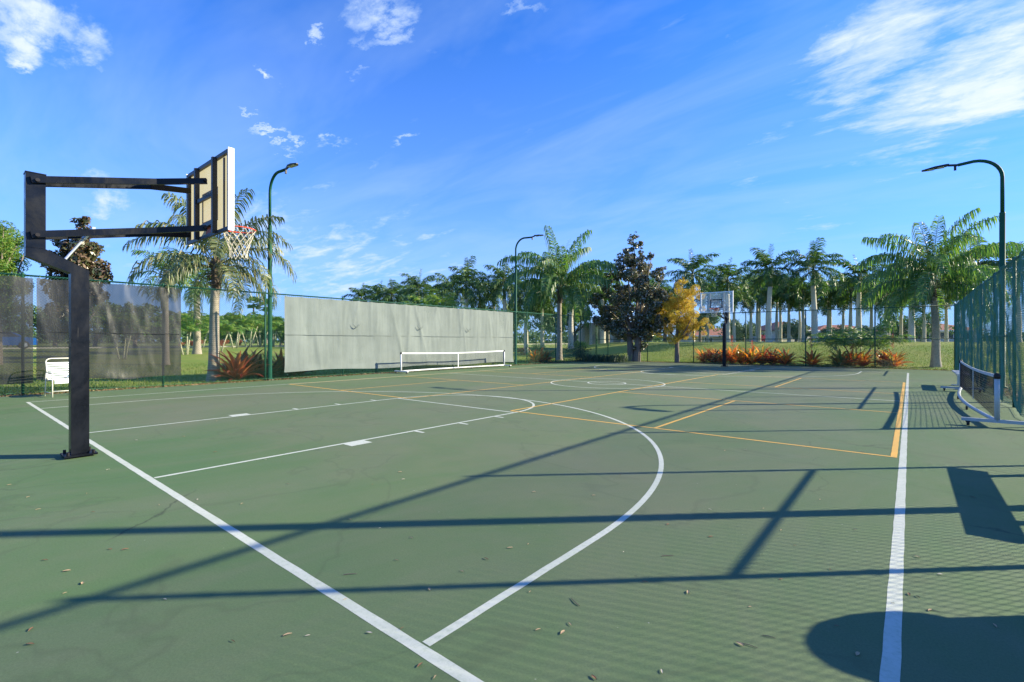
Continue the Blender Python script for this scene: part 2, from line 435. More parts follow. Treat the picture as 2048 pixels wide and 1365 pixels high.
# ------------------------------------------------------------------ mesh builder
class MB:
    def __init__(s):
        s.v = []; s.f = []; s.cnt = 0

    def add(s, v, f):
        v = np.asarray(v, float).reshape(-1, 3)
        s.v.append(v)
        c = s.cnt
        s.f.extend([tuple(i+c for i in q) for q in f])
        s.cnt += len(v)
        return s

    def box(s, c, size, rz=0.0):
        x, y, z = [q/2 for q in size]
        P = np.array([(-x, -y, -z), (x, -y, -z), (x, y, -z), (-x, y, -z), (-x, -y, z), (x, -y, z), (x, y, z), (-x, y, z)])
        if rz:
            cc, ss = math.cos(rz), math.sin(rz)
            P = P@np.array([[cc, ss, 0], [-ss, cc, 0], [0, 0, 1]])
        return s.add(P+np.array(c), [(0, 3, 2, 1), (4, 5, 6, 7), (0, 1, 5, 4), (1, 2, 6, 5), (2, 3, 7, 6), (3, 0, 4, 7)])

    def bar(s, p, q, a, b, upv=(0, 0, 1)):
        """rectangular bar from p to q; a across, b along upv"""
        p, q = Vector(p), Vector(q)
        t = (q-p).normalized(); sd_ = t.cross(Vector(upv))
        if sd_.length < 1e-4: sd_ = t.cross(Vector((0, 1, 0)))
        sd_.normalize(); u2 = sd_.cross(t)
        P = []
        for c in (p, q):
            for (i, j) in ((-1, -1), (1, -1), (1, 1), (-1, 1)):
                P.append(tuple(c+sd_*(i*a/2)+u2*(j*b/2)))
        return s.add(P, [(0, 3, 2, 1), (4, 5, 6, 7), (0, 1, 5, 4), (1, 2, 6, 5), (2, 3, 7, 6), (3, 0, 4, 7)])

    def tube(s, pts, rad, nseg=8, cap=True):
        pts = [Vector(p) for p in pts]
        if isinstance(rad, (int, float)): rad = [rad]*len(pts)
        V = []; Fc = []
        prev = None
        for i, p in enumerate(pts):
            t = (pts[min(i+1, len(pts)-1)]-pts[max(i-1, 0)]).normalized()
            if prev is None:
                a = t.cross(Vector((0, 0, 1)))
                if a.length < .05: a = t.cross(Vector((0, 1, 0)))
            else:
                a = prev-t*prev.dot(t)
            a.normalize(); prev = a; b = t.cross(a)
            for k in range(nseg):
                th = 2*math.pi*k/nseg
                V.append(tuple(p+a*(math.cos(th)*rad[i])+b*(math.sin(th)*rad[i])))
        for i in range(len(pts)-1):
            for k in range(nseg):
                a0 = i*nseg+k; a1 = i*nseg+(k+1) % nseg
                Fc.append((a0, a1, a1+nseg, a0+nseg))
        if cap:
            Fc.append(tuple(range(nseg-1, -1, -1)))
            Fc.append(tuple(range((len(pts)-1)*nseg, len(pts)*nseg)))
        return s.add(V, Fc)

    def lathe(s, prof, nseg=16, c=(0, 0, 0)):
        return s.tube([(c[0], c[1]+1e-6*i, c[2]+z) for i, (r, z) in enumerate(prof)], [max(r, .0005) for r, z in prof], nseg)

    def build(s, name, m, parent=None, loc=None, smooth=False):
        me = bpy.data.meshes.new(name)
        V = np.concatenate(s.v) if s.v else np.zeros((0, 3))
        nf = len(s.f)
        lens = np.fromiter((len(q) for q in s.f), np.int32, nf)
        flat = np.fromiter((i for q in s.f for i in q), np.int32, int(lens.sum()))
        me.vertices.add(len(V)); me.vertices.foreach_set('co', V.ravel())
        me.loops.add(len(flat)); me.loops.foreach_set('vertex_index', flat)
        me.polygons.add(nf)
        me.polygons.foreach_set('loop_start', np.concatenate(([0], np.cumsum(lens)[:-1])).astype(np.int32))
        me.polygons.foreach_set('loop_total', lens)
        me.update(calc_edges=True); me.validate()
        me.polygons.foreach_set('use_smooth', np.full(len(me.polygons), bool(smooth)))
        me.materials.append(m)
        o = bpy.data.objects.new(name, me)
        C.objects.link(o)
        if parent is not None: o.parent = parent
        if loc is not None: o.location = loc
        return o


def quads(V):
    """V: (n,4,3) array of loose quads -> MB"""
    mb = MB(); nq = len(V)
    mb.v.append(V.reshape(-1, 3)); mb.cnt = nq*4
    mb.f = [tuple(q) for q in np.arange(nq*4).reshape(nq, 4).tolist()]
    return mb


def tag(o, label=None, cat=None, group=None, kind=None):
    if label: o['label'] = label
    if cat: o['category'] = cat
    if group: o['group'] = group
    if kind: o['kind'] = kind
    return o


def empty(name, loc, label, cat, group=None, rz=0.0):
    o = bpy.data.objects.new(name, None)
    o.empty_display_size = .2
    C.objects.link(o); o.location = loc; o.rotation_euler = (0, 0, rz)
    return tag(o, label, cat, group)


def copy_tree(o, loc=None, rz=None, scale=None, label=None, group=None):
    c = o.copy(); C.objects.link(c)
    if loc is not None: c.location = loc
    if rz is not None: c.rotation_euler = (0, 0, rz)
    if scale is not None: c.scale = scale
    if label: c['label'] = label
    if group: c['group'] = group
    for ch in list(o.children):
        k = ch.copy(); C.objects.link(k); k.parent = c
        for g in list(ch.children):
            q = g.copy(); C.objects.link(q); q.parent = k
    return c


# ------------------------------------------------------------------ ground
FXL, FXR, FY = -9.75, 9.4, 29.3


def smooth(t):
    t = max(0.0, min(1.0, t)); return t*t*(3-2*t)


def tz(x, y):
    a = 1.30*smooth((y-FY-.8)/12.5)*smooth((x+26)/12 if x < -14 else 1)
    b = .75*smooth((-FXL+.0-x-19.5-.0)/32) if False else .75*smooth((FXL-x)/32)
    c = .30*smooth((x-FXR-.5)/10)
    return max(a, b, c)-.025


xs = np.unique(np.concatenate([np.linspace(-60, 60, 121), -60-np.geomspace(1, 900, 22), 60+np.geomspace(1, 900, 22)]))
ys = np.unique(np.concatenate([np.linspace(-20, 80, 101), -20-np.geomspace(1, 500, 14), 80+np.geomspace(1, 900, 22)]))
mb = MB()
V = [(x, y, tz(x, y)) for y in ys for x in xs]
nx = len(xs)
mb.add(V, [(j*nx+i, j*nx+i+1, (j+1)*nx+i+1, (j+1)*nx+i) for j in range(len(ys)-1) for i in range(nx-1)])
tag(mb.build('ground', M['lawn'], smooth=True), kind='structure')

# court slab with a slightly ragged edge
mb = MB()
e = []
def rag(a): return .035*math.sin(a*2.1)+.03*math.sin(a*5.3+1)+.02*math.sin(a*13)
for y in np.arange(-8, 28.91, .3): e.append((9.62+rag(y), y))
for x in np.arange(9.5, -9.61, -.3): e.append((x, 28.95+rag(x+4)*1.6))
for y in np.arange(28.9, -8, -.3): e.append((-9.62+rag(y+9)*1.5, y))
m_ = len(e)
mb.add([(x, y, 0) for x, y in e]+[(x, y, -.08) for x, y in e], [tuple(range(m_))]+[(i, i+m_, (i+1) % m_+m_, (i+1) % m_) for i in range(m_)])
tag(mb.build('court', M['court']), kind='structure')

# road and kerb far to the left
mb = MB(); mb.box((-53, 20, .745), (6, 160, .02)); tag(mb.build('road', M['asphalt']), kind='structure')
mb = MB(); mb.box((-49.8, 20, .77), (.18, 160, .14)); tag(mb.build('kerb', M['kerb']), kind='structure')

# ------------------------------------------------------------------ court lines
FT = .3048
def strip(mb, x0, y0, x1, y1, wd, z=.0010):
    a = Vector((x1-x0, y1-y0, 0)); L_ = a.length; a.normalize(); s_ = Vector((-a.y, a.x, 0))*(wd/2)
    k = max(1, int(L_/.18))
    P = []
    for i in range(k+1):
        p = Vector((x0, y0, z))+a*(L_*i/k)
        j1, j2 = 1+.05*math.sin(i*2.3+x0*3+y0), 1+.05*math.sin(i*3.7+x1*2+y1+1)
        P += [tuple(p-s_*j1), tuple(p+s_*j2)]
    mb.add(P, [(2*i, 2*i+2, 2*i+3, 2*i+1) for i in range(k)])
def arc(mb, cx, cy, r, a0, a1, wd, z=.0010, k=64):
    P = []
    for i in range(k+1):
        a = R(a0+(a1-a0)*i/k)
        for rr in (r+wd/2, r-wd/2): P.append((cx+rr*math.cos(a), cy+rr*math.sin(a), z))
    mb.add(P, [(2*i, 2*i+2, 2*i+3, 2*i+1) for i in range(k)])
WX, LY = 7.66, 25.68
L5 = .052
mb = MB()
strip(mb, -WX-.035, 0, WX+.1, 0, .061)
strip(mb, -WX, LY, WX, LY, .06)
strip(mb, -WX, .04, -WX, LY-.03, L5)
strip(mb, WX, .0405, WX, LY-.03, .066)
z2 = .0012
strip(mb, -WX+.03, LY/2, WX-.035, LY/2, L5, z2)
arc(mb, 0, LY/2, 6*FT, 0, 360, L5, .0014)
arc(mb, 0, LY/2, 2*FT, 0, 360, L5, .0014)
for s_, y0 in ((1, 0), (-1, LY)):
    def Y(q): return y0+s_*q
    for sx in (-1, 1):
        strip(mb, sx*1.83, Y(.04), sx*1.83, Y(5.80), L5, z2)
        strip(mb, sx*6.02, Y(.04), sx*6.02, Y(1.55), L5, z2)
        mb.add([(sx*1.857, Y(2.13), .0014), (sx*2.06, Y(2.13), .0014), (sx*2.06, Y(2.45), .0014), (sx*1.857, Y(2.45), .0014)], [(0, 1, 2, 3)])
        for q in (3.35, 4.29, 5.2):
            strip(mb, sx*1.857, Y(q), sx*2.06, Y(q), L5, .0014)
    strip(mb, -1.80, Y(5.80), 1.80, Y(5.80), L5, .0015)
    arc(mb, 0, Y(5.80), 1.83, 0, s_*180, L5, .0017)
    arc(mb, 0, Y(1.55), 6.02, 0, s_*180, L5, z2, 96)
wl = mb.build('white_lines', M['white_line']); tag(wl, kind='structure')
mb = MB()
for sx in (-1, 1):
    xa, xb = sx*1.62, sx*7.62
    xb2 = 7.575 if sx > 0 else -7.60
    ya, yb, ka, kb = 5.93, 19.33, 10.48, 14.76
    wy = .048
    zz = .0022
    strip(mb, xa, ya, xb2, ya, wy, zz); strip(mb, xa, yb, xb2, yb, wy, zz)
    strip(mb, xa, ya+.02, xa, yb-.02, wy, zz+.0001)
    strip(mb, xb2, ya-.03, xb2, yb-.02, .062 if sx > 0 else wy, zz+.0002)
    xm = (xa+xb2)/2
    strip(mb, xm, ya+.02, xm, ka-.02, wy, zz+.0003); strip(mb, xm, kb+.02, xm, yb-.02, wy, zz+.0003)
    strip(mb, xa, ka, xb2, ka, wy, zz+.0004); strip(mb, xa, kb, xb2, kb, wy, zz+.0004)
tag(mb.build('yellow_lines', M['yellow_line']), kind='structure')


# ------------------------------------------------------------------ fences
def wires(mb, p0, p1, z0, z1, sp=.072, r=.0022, bend=None, seg=.30, dep=.003):
    p0 = np.array(p0, float); p1 = np.array(p1, float)
    L_ = np.linalg.norm(p1-p0); t = (p1-p0)/L_; nrm = np.array([-t[1], t[0]])
    Hh = z1-z0
    segs = []
    for sg in (1, -1):
        k0 = int(-Hh/sp)-1 if sg > 0 else 0
        k1 = int(L_/sp)+1 if sg > 0 else int((L_+Hh)/sp)+1
        for k in range(k0, k1):
            s0 = k*sp
            ha, hb = 0.0, Hh
            if sg > 0:
                ha = max(0.0, -s0); hb = min(Hh, L_-s0)
            else:
                ha = max(0.0, s0-L_); hb = min(Hh, s0)
            if hb-ha < .03: continue
            m2 = max(1, int(round((hb-ha)/seg)))
            hh = np.linspace(ha, hb, m2+1)
            ss = s0+sg*hh
            off = np.full(m2+1, sg*dep)
            if bend is not None: off = off+bend(ss, hh+z0)
            P = np.stack([p0[0]+t[0]*ss+nrm[0]*off, p0[1]+t[1]*ss+nrm[1]*off, z0+hh], 1)
            dr = np.array([t[0]*sg, t[1]*sg, 1.0]); dr /= np.linalg.norm(dr)
            n3 = np.array([nrm[0], nrm[1], 0.0]); b3 = np.cross(dr, n3)
            ring = np.array([n3*math.cos(a)+b3*math.sin(a) for a in (0.3, 2.394, 4.489)])*r
            VV = (P[:, None, :]+ring[None]).reshape(-1, 3)
            fc = []
            for i in range(m2):
                for q in range(3):
                    a0 = i*3+q; a1 = i*3+(q+1) % 3
                    fc.append((a0, a1, a1+3, a0+3))
            mb.add(VV, fc)


def fence(label, p0, p1, posts, mids, bend=None, zt=3.07, end=True, r=.0026):
    """chain-link fence from p0 to p1; posts: distances along it; mids: (from, to) stretches with a mid rail"""
    base = Vector((p0[0], p0[1], 0))
    o = empty('chain_link_fence', base, label, 'fence')
    d_ = Vector((p1[0]-p0[0], p1[1]-p0[1], 0)); L_ = d_.length; t = d_.normalized()
    nr = Vector((-t.y, t.x, 0))
    for i, s_ in enumerate(posts):
        b_ = MB(); rr = .038 if i in (0, len(posts)-1) and end else .030
        p = t*s_
        b_.tube([p+Vector((0, 0, -.1)), p+Vector((0, 0, zt))], rr, 12)
        b_.lathe([(rr*1.2, zt), (rr*1.25, zt+.03), (rr*.8, zt+.06), (0, zt+.075)], 12, (p.x, p.y, 0))
        for zz in (.5, 1.1, 1.7, 2.3, 2.8):
            b_.tube([p+Vector((0, 0, zz)), p+Vector((0, 0, zz+.02))], rr+.006, 8)
        b_.build('post', M['green_steel'], o, smooth=True)
    b_ = MB(); b_.tube([t*0+Vector((0, 0, zt)), t*L_+Vector((0, 0, zt))], .024, 10); b_.build('top_rail', M['green_steel'], o, smooth=True)
    for (a, c) in mids:
        b_ = MB(); b_.tube([t*a+Vector((0, 0, 1.50)), t*c+Vector((0, 0, 1.50))], .021, 8); b_.build('mid_rail', M['green_steel'], o, smooth=True)
    b_ = MB()
    pts = [t*s_+nr*(.0+ (bend(np.array([s_]), np.array([.06]))[0] if bend else .035))+Vector((0, 0, .06)) for s_ in np.linspace(0, L_, 60)]
    b_.tube(pts, .004, 4); b_.build('tension_wire', M['wire'], o)
    b_ = MB()
    bd = bend or (lambda s_, z_: .034+.006*np.sin(s_*2.3+z_))
    wires(b_, (0, 0), (d_.x, d_.y), .03, zt+.02, r=r, bend=bd)
    b_.build('chain_mesh', M['wire'], o)
    return o


def bend_right(s, z):
    # pushed inward near the ground, slack between posts
    return .04+(.05*np.sin(s*.9+.6)+.035*np.sin(s*2.7)+.05)*np.exp(-np.maximum(z, 0)/.55)+.016*np.sin(s*2.1+z*1.7)+.010*np.sin(s*5.1-z*3.1)+.006*np.sin(s*9.3+z*2.0+1.3*np.sin(s*1.7))


ylist = [-5.2, -2.1, 0.95, 3.95, 7.0, 10.0, 13.0, 16.0, 19.0, 22.0, 25.1, 28.0]
fence('tall green chain-link fence along the right sideline seen edge-on', (FXR, -5.2), (FXR, FY),
      [y+5.2 for y in ylist]+[FY+5.2], [(9.15, 12.2), (18.2, 21.2), (21.2, 24.2), (30.3, 34.5)], bend_right, r=.0027)
fence('green chain-link fence across the far end in front of the bromeliads', (FXR, FY), (FXL, FY),
      [.04]+[3.05*k for k in (1, 2, 3, 4, 5)]+[18.2, 19.11], [(0, 19.15)])
fence('green chain-link fence on the left side carrying the black and pale screens', (FXL, FY), (FXL, -5),
      [.08, 2.2, 5.2, 8.2, 11.2, 14.2, 17.2, 20.2, 23.2, 26.2, 29.2, 32.2, 34.3], [])


# ------------------------------------------------------------------ wind screens
def screen(name, label, y0, y1, zb0, zb1, m, side=.055, seed=0, zt=3.02, folds=1.0, wig=0.0):
    rg = np.random.default_rng(seed)
    ny_, nz_ = int((y1-y0)/.055), 56
    S, T = np.meshgrid(np.linspace(y0, y1, ny_+1), np.linspace(0, 1, nz_+1))
    zb = zb0+(zb1-zb0)*(S-y0)/(y1-y0)+.03*np.sin(S*1.3+seed)+wig*np.abs(np.sin(S*2.0+seed))
    topsag = .02*np.abs(np.sin((S-y0)*math.pi/.6))
    Z = zb+(zt-topsag-zb)*T
    X = np.zeros_like(S)
    for _ in range(26):
        c = rg.uniform(y0, y1); sl = rg.uniform(-.35, .35); wd = rg.uniform(.03, .10); am = rg.uniform(.006, .022)*folds
        zc, zl = rg.uniform(.2, 1.0), rg.uniform(.25, .8)
        X += am*np.exp(-((S-c-sl*(Z-2.0))/wd)**2)*np.exp(-((T-zc)/zl)**2)
    for k in range(int((y1-y0)/.6)+1):
        c = y0+k*.6
        X += .012*folds*np.exp(-((S-c)/.05)**2)*T**2
    X += .012*folds*np.sin(S*7.3+Z*1.2+seed)*(.4+.6*T)+.02*np.sin(S*1.1+Z*.8)
    X += .035*folds*np.exp(-(T/.06)**2)*np.sin(S*3.1+seed)
    Xw = side+np.maximum(X, -.012)
    V = np.stack([Xw, S-y0, Z], -1).reshape(-1, 3)
    w_ = ny_+1
    fc = [(j*w_+i, j*w_+i+1, (j+1)*w_+i+1, (j+1)*w_+i) for j in range(nz_) for i in range(ny_)]
    o = empty(name, (FXL, y0, 0), label, 'windscreen')
    b_ = MB(); b_.add(V, fc); b_.build('fabric', m, o, smooth=True)
    b_ = MB(); b_.bar((side+.03, .0, 1.62), (side+.03, y1-y0, 1.60), .006, .018); b_.build('seam', m, o)
    for k in range(int((y1-y0)/.6)+1):
        b_ = MB(); yy = min(k*.6+.05, y1-y0)
        b_.tube([(side+.01, yy, 2.98), (side-.01, yy+.02, 3.06), (side-.06, yy+.03, 3.11), (side-.095, yy, 3.05)], .005, 5)
        b_.build('tie', M['wire'], o)
    return o


sw = screen('windscreen', 'pale grey-green fabric windscreen laced to the left fence', 6.75, 19.75, .27, .20, M['white_fab'], seed=3)
for yy, zz in ((9.65, 2.10), (12.95, 2.10), (16.1, 2.05)):
    b_ = MB(); y_ = yy-6.75
    for (dy0, am) in ((0, 1),):
        pts = [(.125+.035*math.sin(math.pi*k/10), y_-.19+.38*k/10, zz-.16*math.sin(math.pi*k/10)) for k in range(11)]
        b_.tube(pts, [.004+.014*math.sin(math.pi*k/10) for k in range(11)], 6)
    b_.build('vent_flap', mat('shaded_flap', (.16, .19, .17), .9), sw)
screen('windscreen', 'see-through black mesh windscreen left of the seam beside the chair', -4.9, .28, .30, .30, M['black_fab'], seed=5, folds=1.5, wig=.03)
screen('windscreen', 'see-through black mesh windscreen behind the basketball post', .34, 3.55, .33, .30, M['black_fab'], seed=8, folds=1.5, wig=.05)


# ------------------------------------------------------------------ lamp posts
def lamp(label, x, y, h, toward, reach=1.15, base_r=.062, group='green lamp posts around the court', small=False):
    o = empty('lamp_post', (x, y, tz(x, y)), label, 'lamp post', group, 0 if toward > 0 else math.pi)
    hh = h
    b_ = MB(); b_.lathe([(base_r*1.9, 0), (base_r*1.9, .05), (base_r*1.15, .06), (base_r*1.1, hh*.74), (base_r*1.12, hh*.745)], 14)
    b_.build('pole', M['lamp_green'], o, smooth=True)
    pts = [(0, 0, hh*.745), (0, 0, hh-.75)]
    for k in range(1, 9):
        a = R(90*k/8)
        pts.append((.62*(1-math.cos(a)), 0, hh-.75+.62*math.sin(a)))
    pts.append((reach, 0, hh-.16))
    b_ = MB(); b_.tube(pts, base_r*.78, 12); b_.build('arm', M['lamp_green'], o, smooth=True)
    b_ = MB()
    b_.bar((reach, 0, hh-.16), (reach+.22, 0, hh-.12), .05, .06)
    b_.box((reach+.06, 0, hh-.24), (.06, .05, .14))
    b_.build('bracket', M['lamp_head'], o)
    b_ = MB()
    L0 = reach+.20; zz = hh-.13
    prof = [(0, .05), (.08, .09), (.35, .11), (.55, .10), (.66, .04)]
    P = []
    for (dx, hw) in prof:
        tt = .035 if dx < .5 else .022
        P += [(L0+dx, -hw, zz-.06*dx), (L0+dx, hw, zz-.06*dx), (L0+dx, hw*.8, zz-.06*dx+tt*1.6), (L0+dx, -hw*.8, zz-.06*dx+tt*1.6)]
    fc = [(3, 2, 1, 0)]
    for i in range(len(prof)-1):
        for q in range(4):
            fc.append((i*4+q, i*4+(q+1) % 4, i*4+4+(q+1) % 4, i*4+4+q))
    j = (len(prof)-1)*4; fc.append((j, j+1, j+2, j+3))
    b_.add(P, fc); hd = b_.build('lamp_head', M['lamp_head'], o)
    for dx in (.20, .44):
        b_ = MB(); b_.box((L0+dx, 0, zz-.06*dx-.012), (.17, .15, .012)); b_.build('lens', M['lens'], hd)
    return o


lamp('green lamp post behind the left fence beside the queen palm, tall bent neck', -9.95, 6.35, 7.45, 1)
lamp('far green lamp post at the end of the pale windscreen', -9.95, 20.3, 7.45, 1)
lamp('green lamp post rising behind the right fence with its head over the court', 9.85, 19.0, 7.05, -1, reach=.98)
lamp('green lamp post outside the right fence just beyond the picture edge', 9.90, 5.75, 7.4, -1)
lamp('shorter lamp post outside the right fence whose shadow falls across mid court', 9.90, 14.6, 4.5, 1, reach=.5)


# ------------------------------------------------------------------ basketball goals
def goal(label, x, y, rz, glass):
    o = empty('basketball_hoop', (x, y, 0), label, 'basketball hoop', None, rz)
    BS = M['black_steel']
    yp, ym = 0.0, -.38
    b_ = MB(); b_.box((0, yp, .028), (.30, .30, .02)); bp = b_.build('base_plate', BS, o)
    for i in (-1, 1):
        for j in (-1, 1):
            b_ = MB(); b_.tube([(i*.115, yp+j*.115, .038), (i*.115, yp+j*.115, .075)], .016, 6); b_.build('anchor_bolt', M['dark_bolt'], bp)
    b_ = MB(); b_.box((0, yp, 1.115), (.155, .165, 2.15)); b_.build('lower_pole', BS, o)
    b_ = MB()
    # sloping offset between pole and mast
    P = [(-.078, yp+.083, 2.19), (.078, yp+.083, 2.19), (.078, yp+.083, 2.245), (-.078, yp+.083, 2.245),
         (-.078, yp-.083, 2.19), (.078, yp-.083, 2.19)]
    S = [(yp-.0825, 2.19), (yp+.0825, 2.19), (yp+.0825, 2.235), (ym+.0825, 2.44), (ym-.0825, 2.44), (ym-.0825, 2.345)]
    V = [(-.0775, a, c) for a, c in S]+[(.0775, a, c) for a, c in S]
    b_.add(V, [tuple(range(6)), tuple(range(11, 5, -1))]+[(i, i+6, (i+1) % 6+6, (i+1) % 6) for i in range(6)])
    b_.build('offset_arm', BS, o)
    b_ = MB(); b_.box((0, ym, 2.865), (.155, .165, .845)); b_.box((0, ym, 3.292), (.165, .175, .012)); b_.build('mast', BS, o)
    yb = 1.36                       # rear plane of the board
    zs = ((3.205, 3.565), (2.585, 2.925))
    for (za, zb_) in zs:
        for sx in (-1, 1):
            b_ = MB()
            x0, x1 = sx*.097, sx*.34
            pa = Vector((x0, ym-.04, za)); pb = Vector((x0+sx*.05, yb-.62, za+(zb_-za)*.72)); pc = Vector((x1, yb-.10, zb_))
            rads = []
            for (p, q) in ((pa, pb), (pb, pc)):
                b_.bar(p, q, .038, .075)
            ar = b_.build('support_arm', BS, o)
            for p in (pa+Vector((0, .05, 0)), pc-Vector((0, .03, 0))):
                b2 = MB(); b2.tube([p+Vector((sx*.015, 0, 0)), p+Vector((sx*.045, 0, 0))], .021, 8); b2.build('bolt', M['dark_bolt'], ar)
    # height crank rod
    b_ = MB(); b_.tube([(0, ym+.24, 2.33), (.0, ym+.42, 2.62)], .014, 8); b_.tube([(.0, ym+.42, 2.62), (.0, ym+.50, 2.75)], .022, 8)
    b_.build('actuator_rod', M['alu'], o)
    b_ = MB(); b_.bar((-.11, ym+.50, 2.75), (.11, ym+.50, 2.75), .03, .03); b_.build('cross_pin', M['alu'], o)
    # board
    W2, z0, z1 = .80, 2.86, 3.93
    if glass:
        gm = bpy.data.materials.new('clear_board'); gm.use_nodes = True
        k = NT(gm.node_tree); b = gm.node_tree.nodes['Principled BSDF']
        b.inputs['Base Color'].default_value = (.75, .85, .85, 1); b.inputs['Roughness'].default_value = .15
        tr = k.new('ShaderNodeBsdfTransparent'); mx = k.new('ShaderNodeMixShader'); mx.inputs[0].default_value = .22
        k.l.new(tr.outputs[0], mx.inputs[1]); k.l.new(b.outputs[0], mx.inputs[2])
        k.l.new(mx.outputs[0], gm.node_tree.nodes['Material Output'].inputs[0])
        pm, fm = gm, M['board_white']
    else:
        pm, fm = M['board_panel'], M['board_dark']
    b_ = MB()
    if glass: b_.box((0, yb+.05, (z0+z1)/2), (2*W2-.02, .012, z1-z0-.02))
    else: b_.add([(-W2+.01, yb+.05, z0+.01), (W2-.01, yb+.05, z0+.01), (W2-.01, yb+.05, z1-.01), (-W2+.01, yb+.05, z1-.01)], [(0, 1, 2, 3)])
    bd = b_.build('backboard', pm, o)
    b_ = MB()
    for (cx_, sx_) in ((-W2+.022, .05), (W2-.022, .05)):
        b_.box((cx_, yb+.022, (z0+z1)/2), (sx_, .042, z1-z0-.004))
    for cz in (z0+.022, z1-.022):
        b_.box((0, yb+.020, cz), (2*W2-.096, .040, .046))
    b_.build('frame', fm, bd)
    for sx in (-1, 1):
        b_ = MB(); b_.box((sx*(W2+.010), yb+.030, (z0+z1)/2), (.012, .075, z1-z0+.02)); b_.build('edge_trim', M['board_white'], bd)
    for sx in (-1, 1):
        b_ = MB(); b_.box((sx*.34, yb-.012, (z0+z1)/2), (.055, .060, z1-z0-.03)); b_.build('upright', M['board_dark'], bd)
    for zz in (3.03, 3.42):
        b_ = MB(); b_.box((0, yb-.006, zz), (.62, .035, .05)); b_.build('crossbar', M['board_dark'], bd)
    if not glass:
        for sx in (-1, 1):
            b_ = MB(); b_.box((sx*.56, yb+.035, 3.395), (.04, .012, .95)); b_.build('rib', M['board_dark'], bd)
    b_ = MB(); b_.box((.02, yb+.038, 2.99), (.26, .008, .15)); b_.build('rim_backing', M['red_paint'], bd)
    b_ = MB()
    for (cx_, cz, sx_, sz_) in ((0, 3.52, .61, .05), (0, 3.10, .61, .05), (-.28, 3.31, .05, .37), (.28, 3.31, .05, .37)):
        b_.box((cx_, yb+.0585, cz), (sx_, .003, sz_))
    b_.build('shooter_square', M['red_paint'] if not glass else M['board_dark'], bd)
    # rim: r .225 at z 3.05
    yc = yb+.056+.15+.225
    rm = MB(); rm.tube([(.225*math.cos(a), yc+.225*math.sin(a), 3.05) for a in np.linspace(0, 2*math.pi, 33)], .009, 8)
    rm.box((0, yb+.064, 3.02), (.14, .012, .16))
    rm.add([(-.12, yb+.07, 3.052), (.12, yb+.07, 3.052), (.15, yc-.15, 3.052), (-.15, yc-.15, 3.052),
            (-.12, yb+.07, 3.040), (.12, yb+.07, 3.040), (.15, yc-.15, 3.040), (-.15, yc-.15, 3.040)],
           [(0, 1, 2, 3), (7, 6, 5, 4), (0, 4, 5, 1), (1, 5, 6, 2), (2, 6, 7, 3), (3, 7, 4, 0)])
    for sx in (-1, 1):
        rm.bar((sx*.06, yb+.07, 2.96), (sx*.16, yc-.14, 3.04), .012, .02)
    rmo = rm.build('rim', M['rim'], o, smooth=False)
    nb = MB()
    nk = 12
    for sg in (-1, 1):
        for k in range(nk):
            pts = []
            for i in range(15):
                s_ = i/14
                a = 2*math.pi*k/nk+sg*s_*2*math.pi/nk*3.0
                rr = .225-(.225-.115)*min(1, s_*1.25)**.8+.012*max(0, s_-.8)*5*.5
                pts.append((rr*math.cos(a), yc+rr*math.sin(a), 3.04-.42*s_))
            nb.tube(pts, .0042, 5)
    nb.build('net', M['cord'], rmo)
    return o


goal('near basketball hoop, black steel gooseneck post with opaque backboard seen from behind', 0.0, -.262, 0, False)
goal('far basketball hoop with clear backboard in front of the far fence', 0.0, 25.94, math.pi, True)


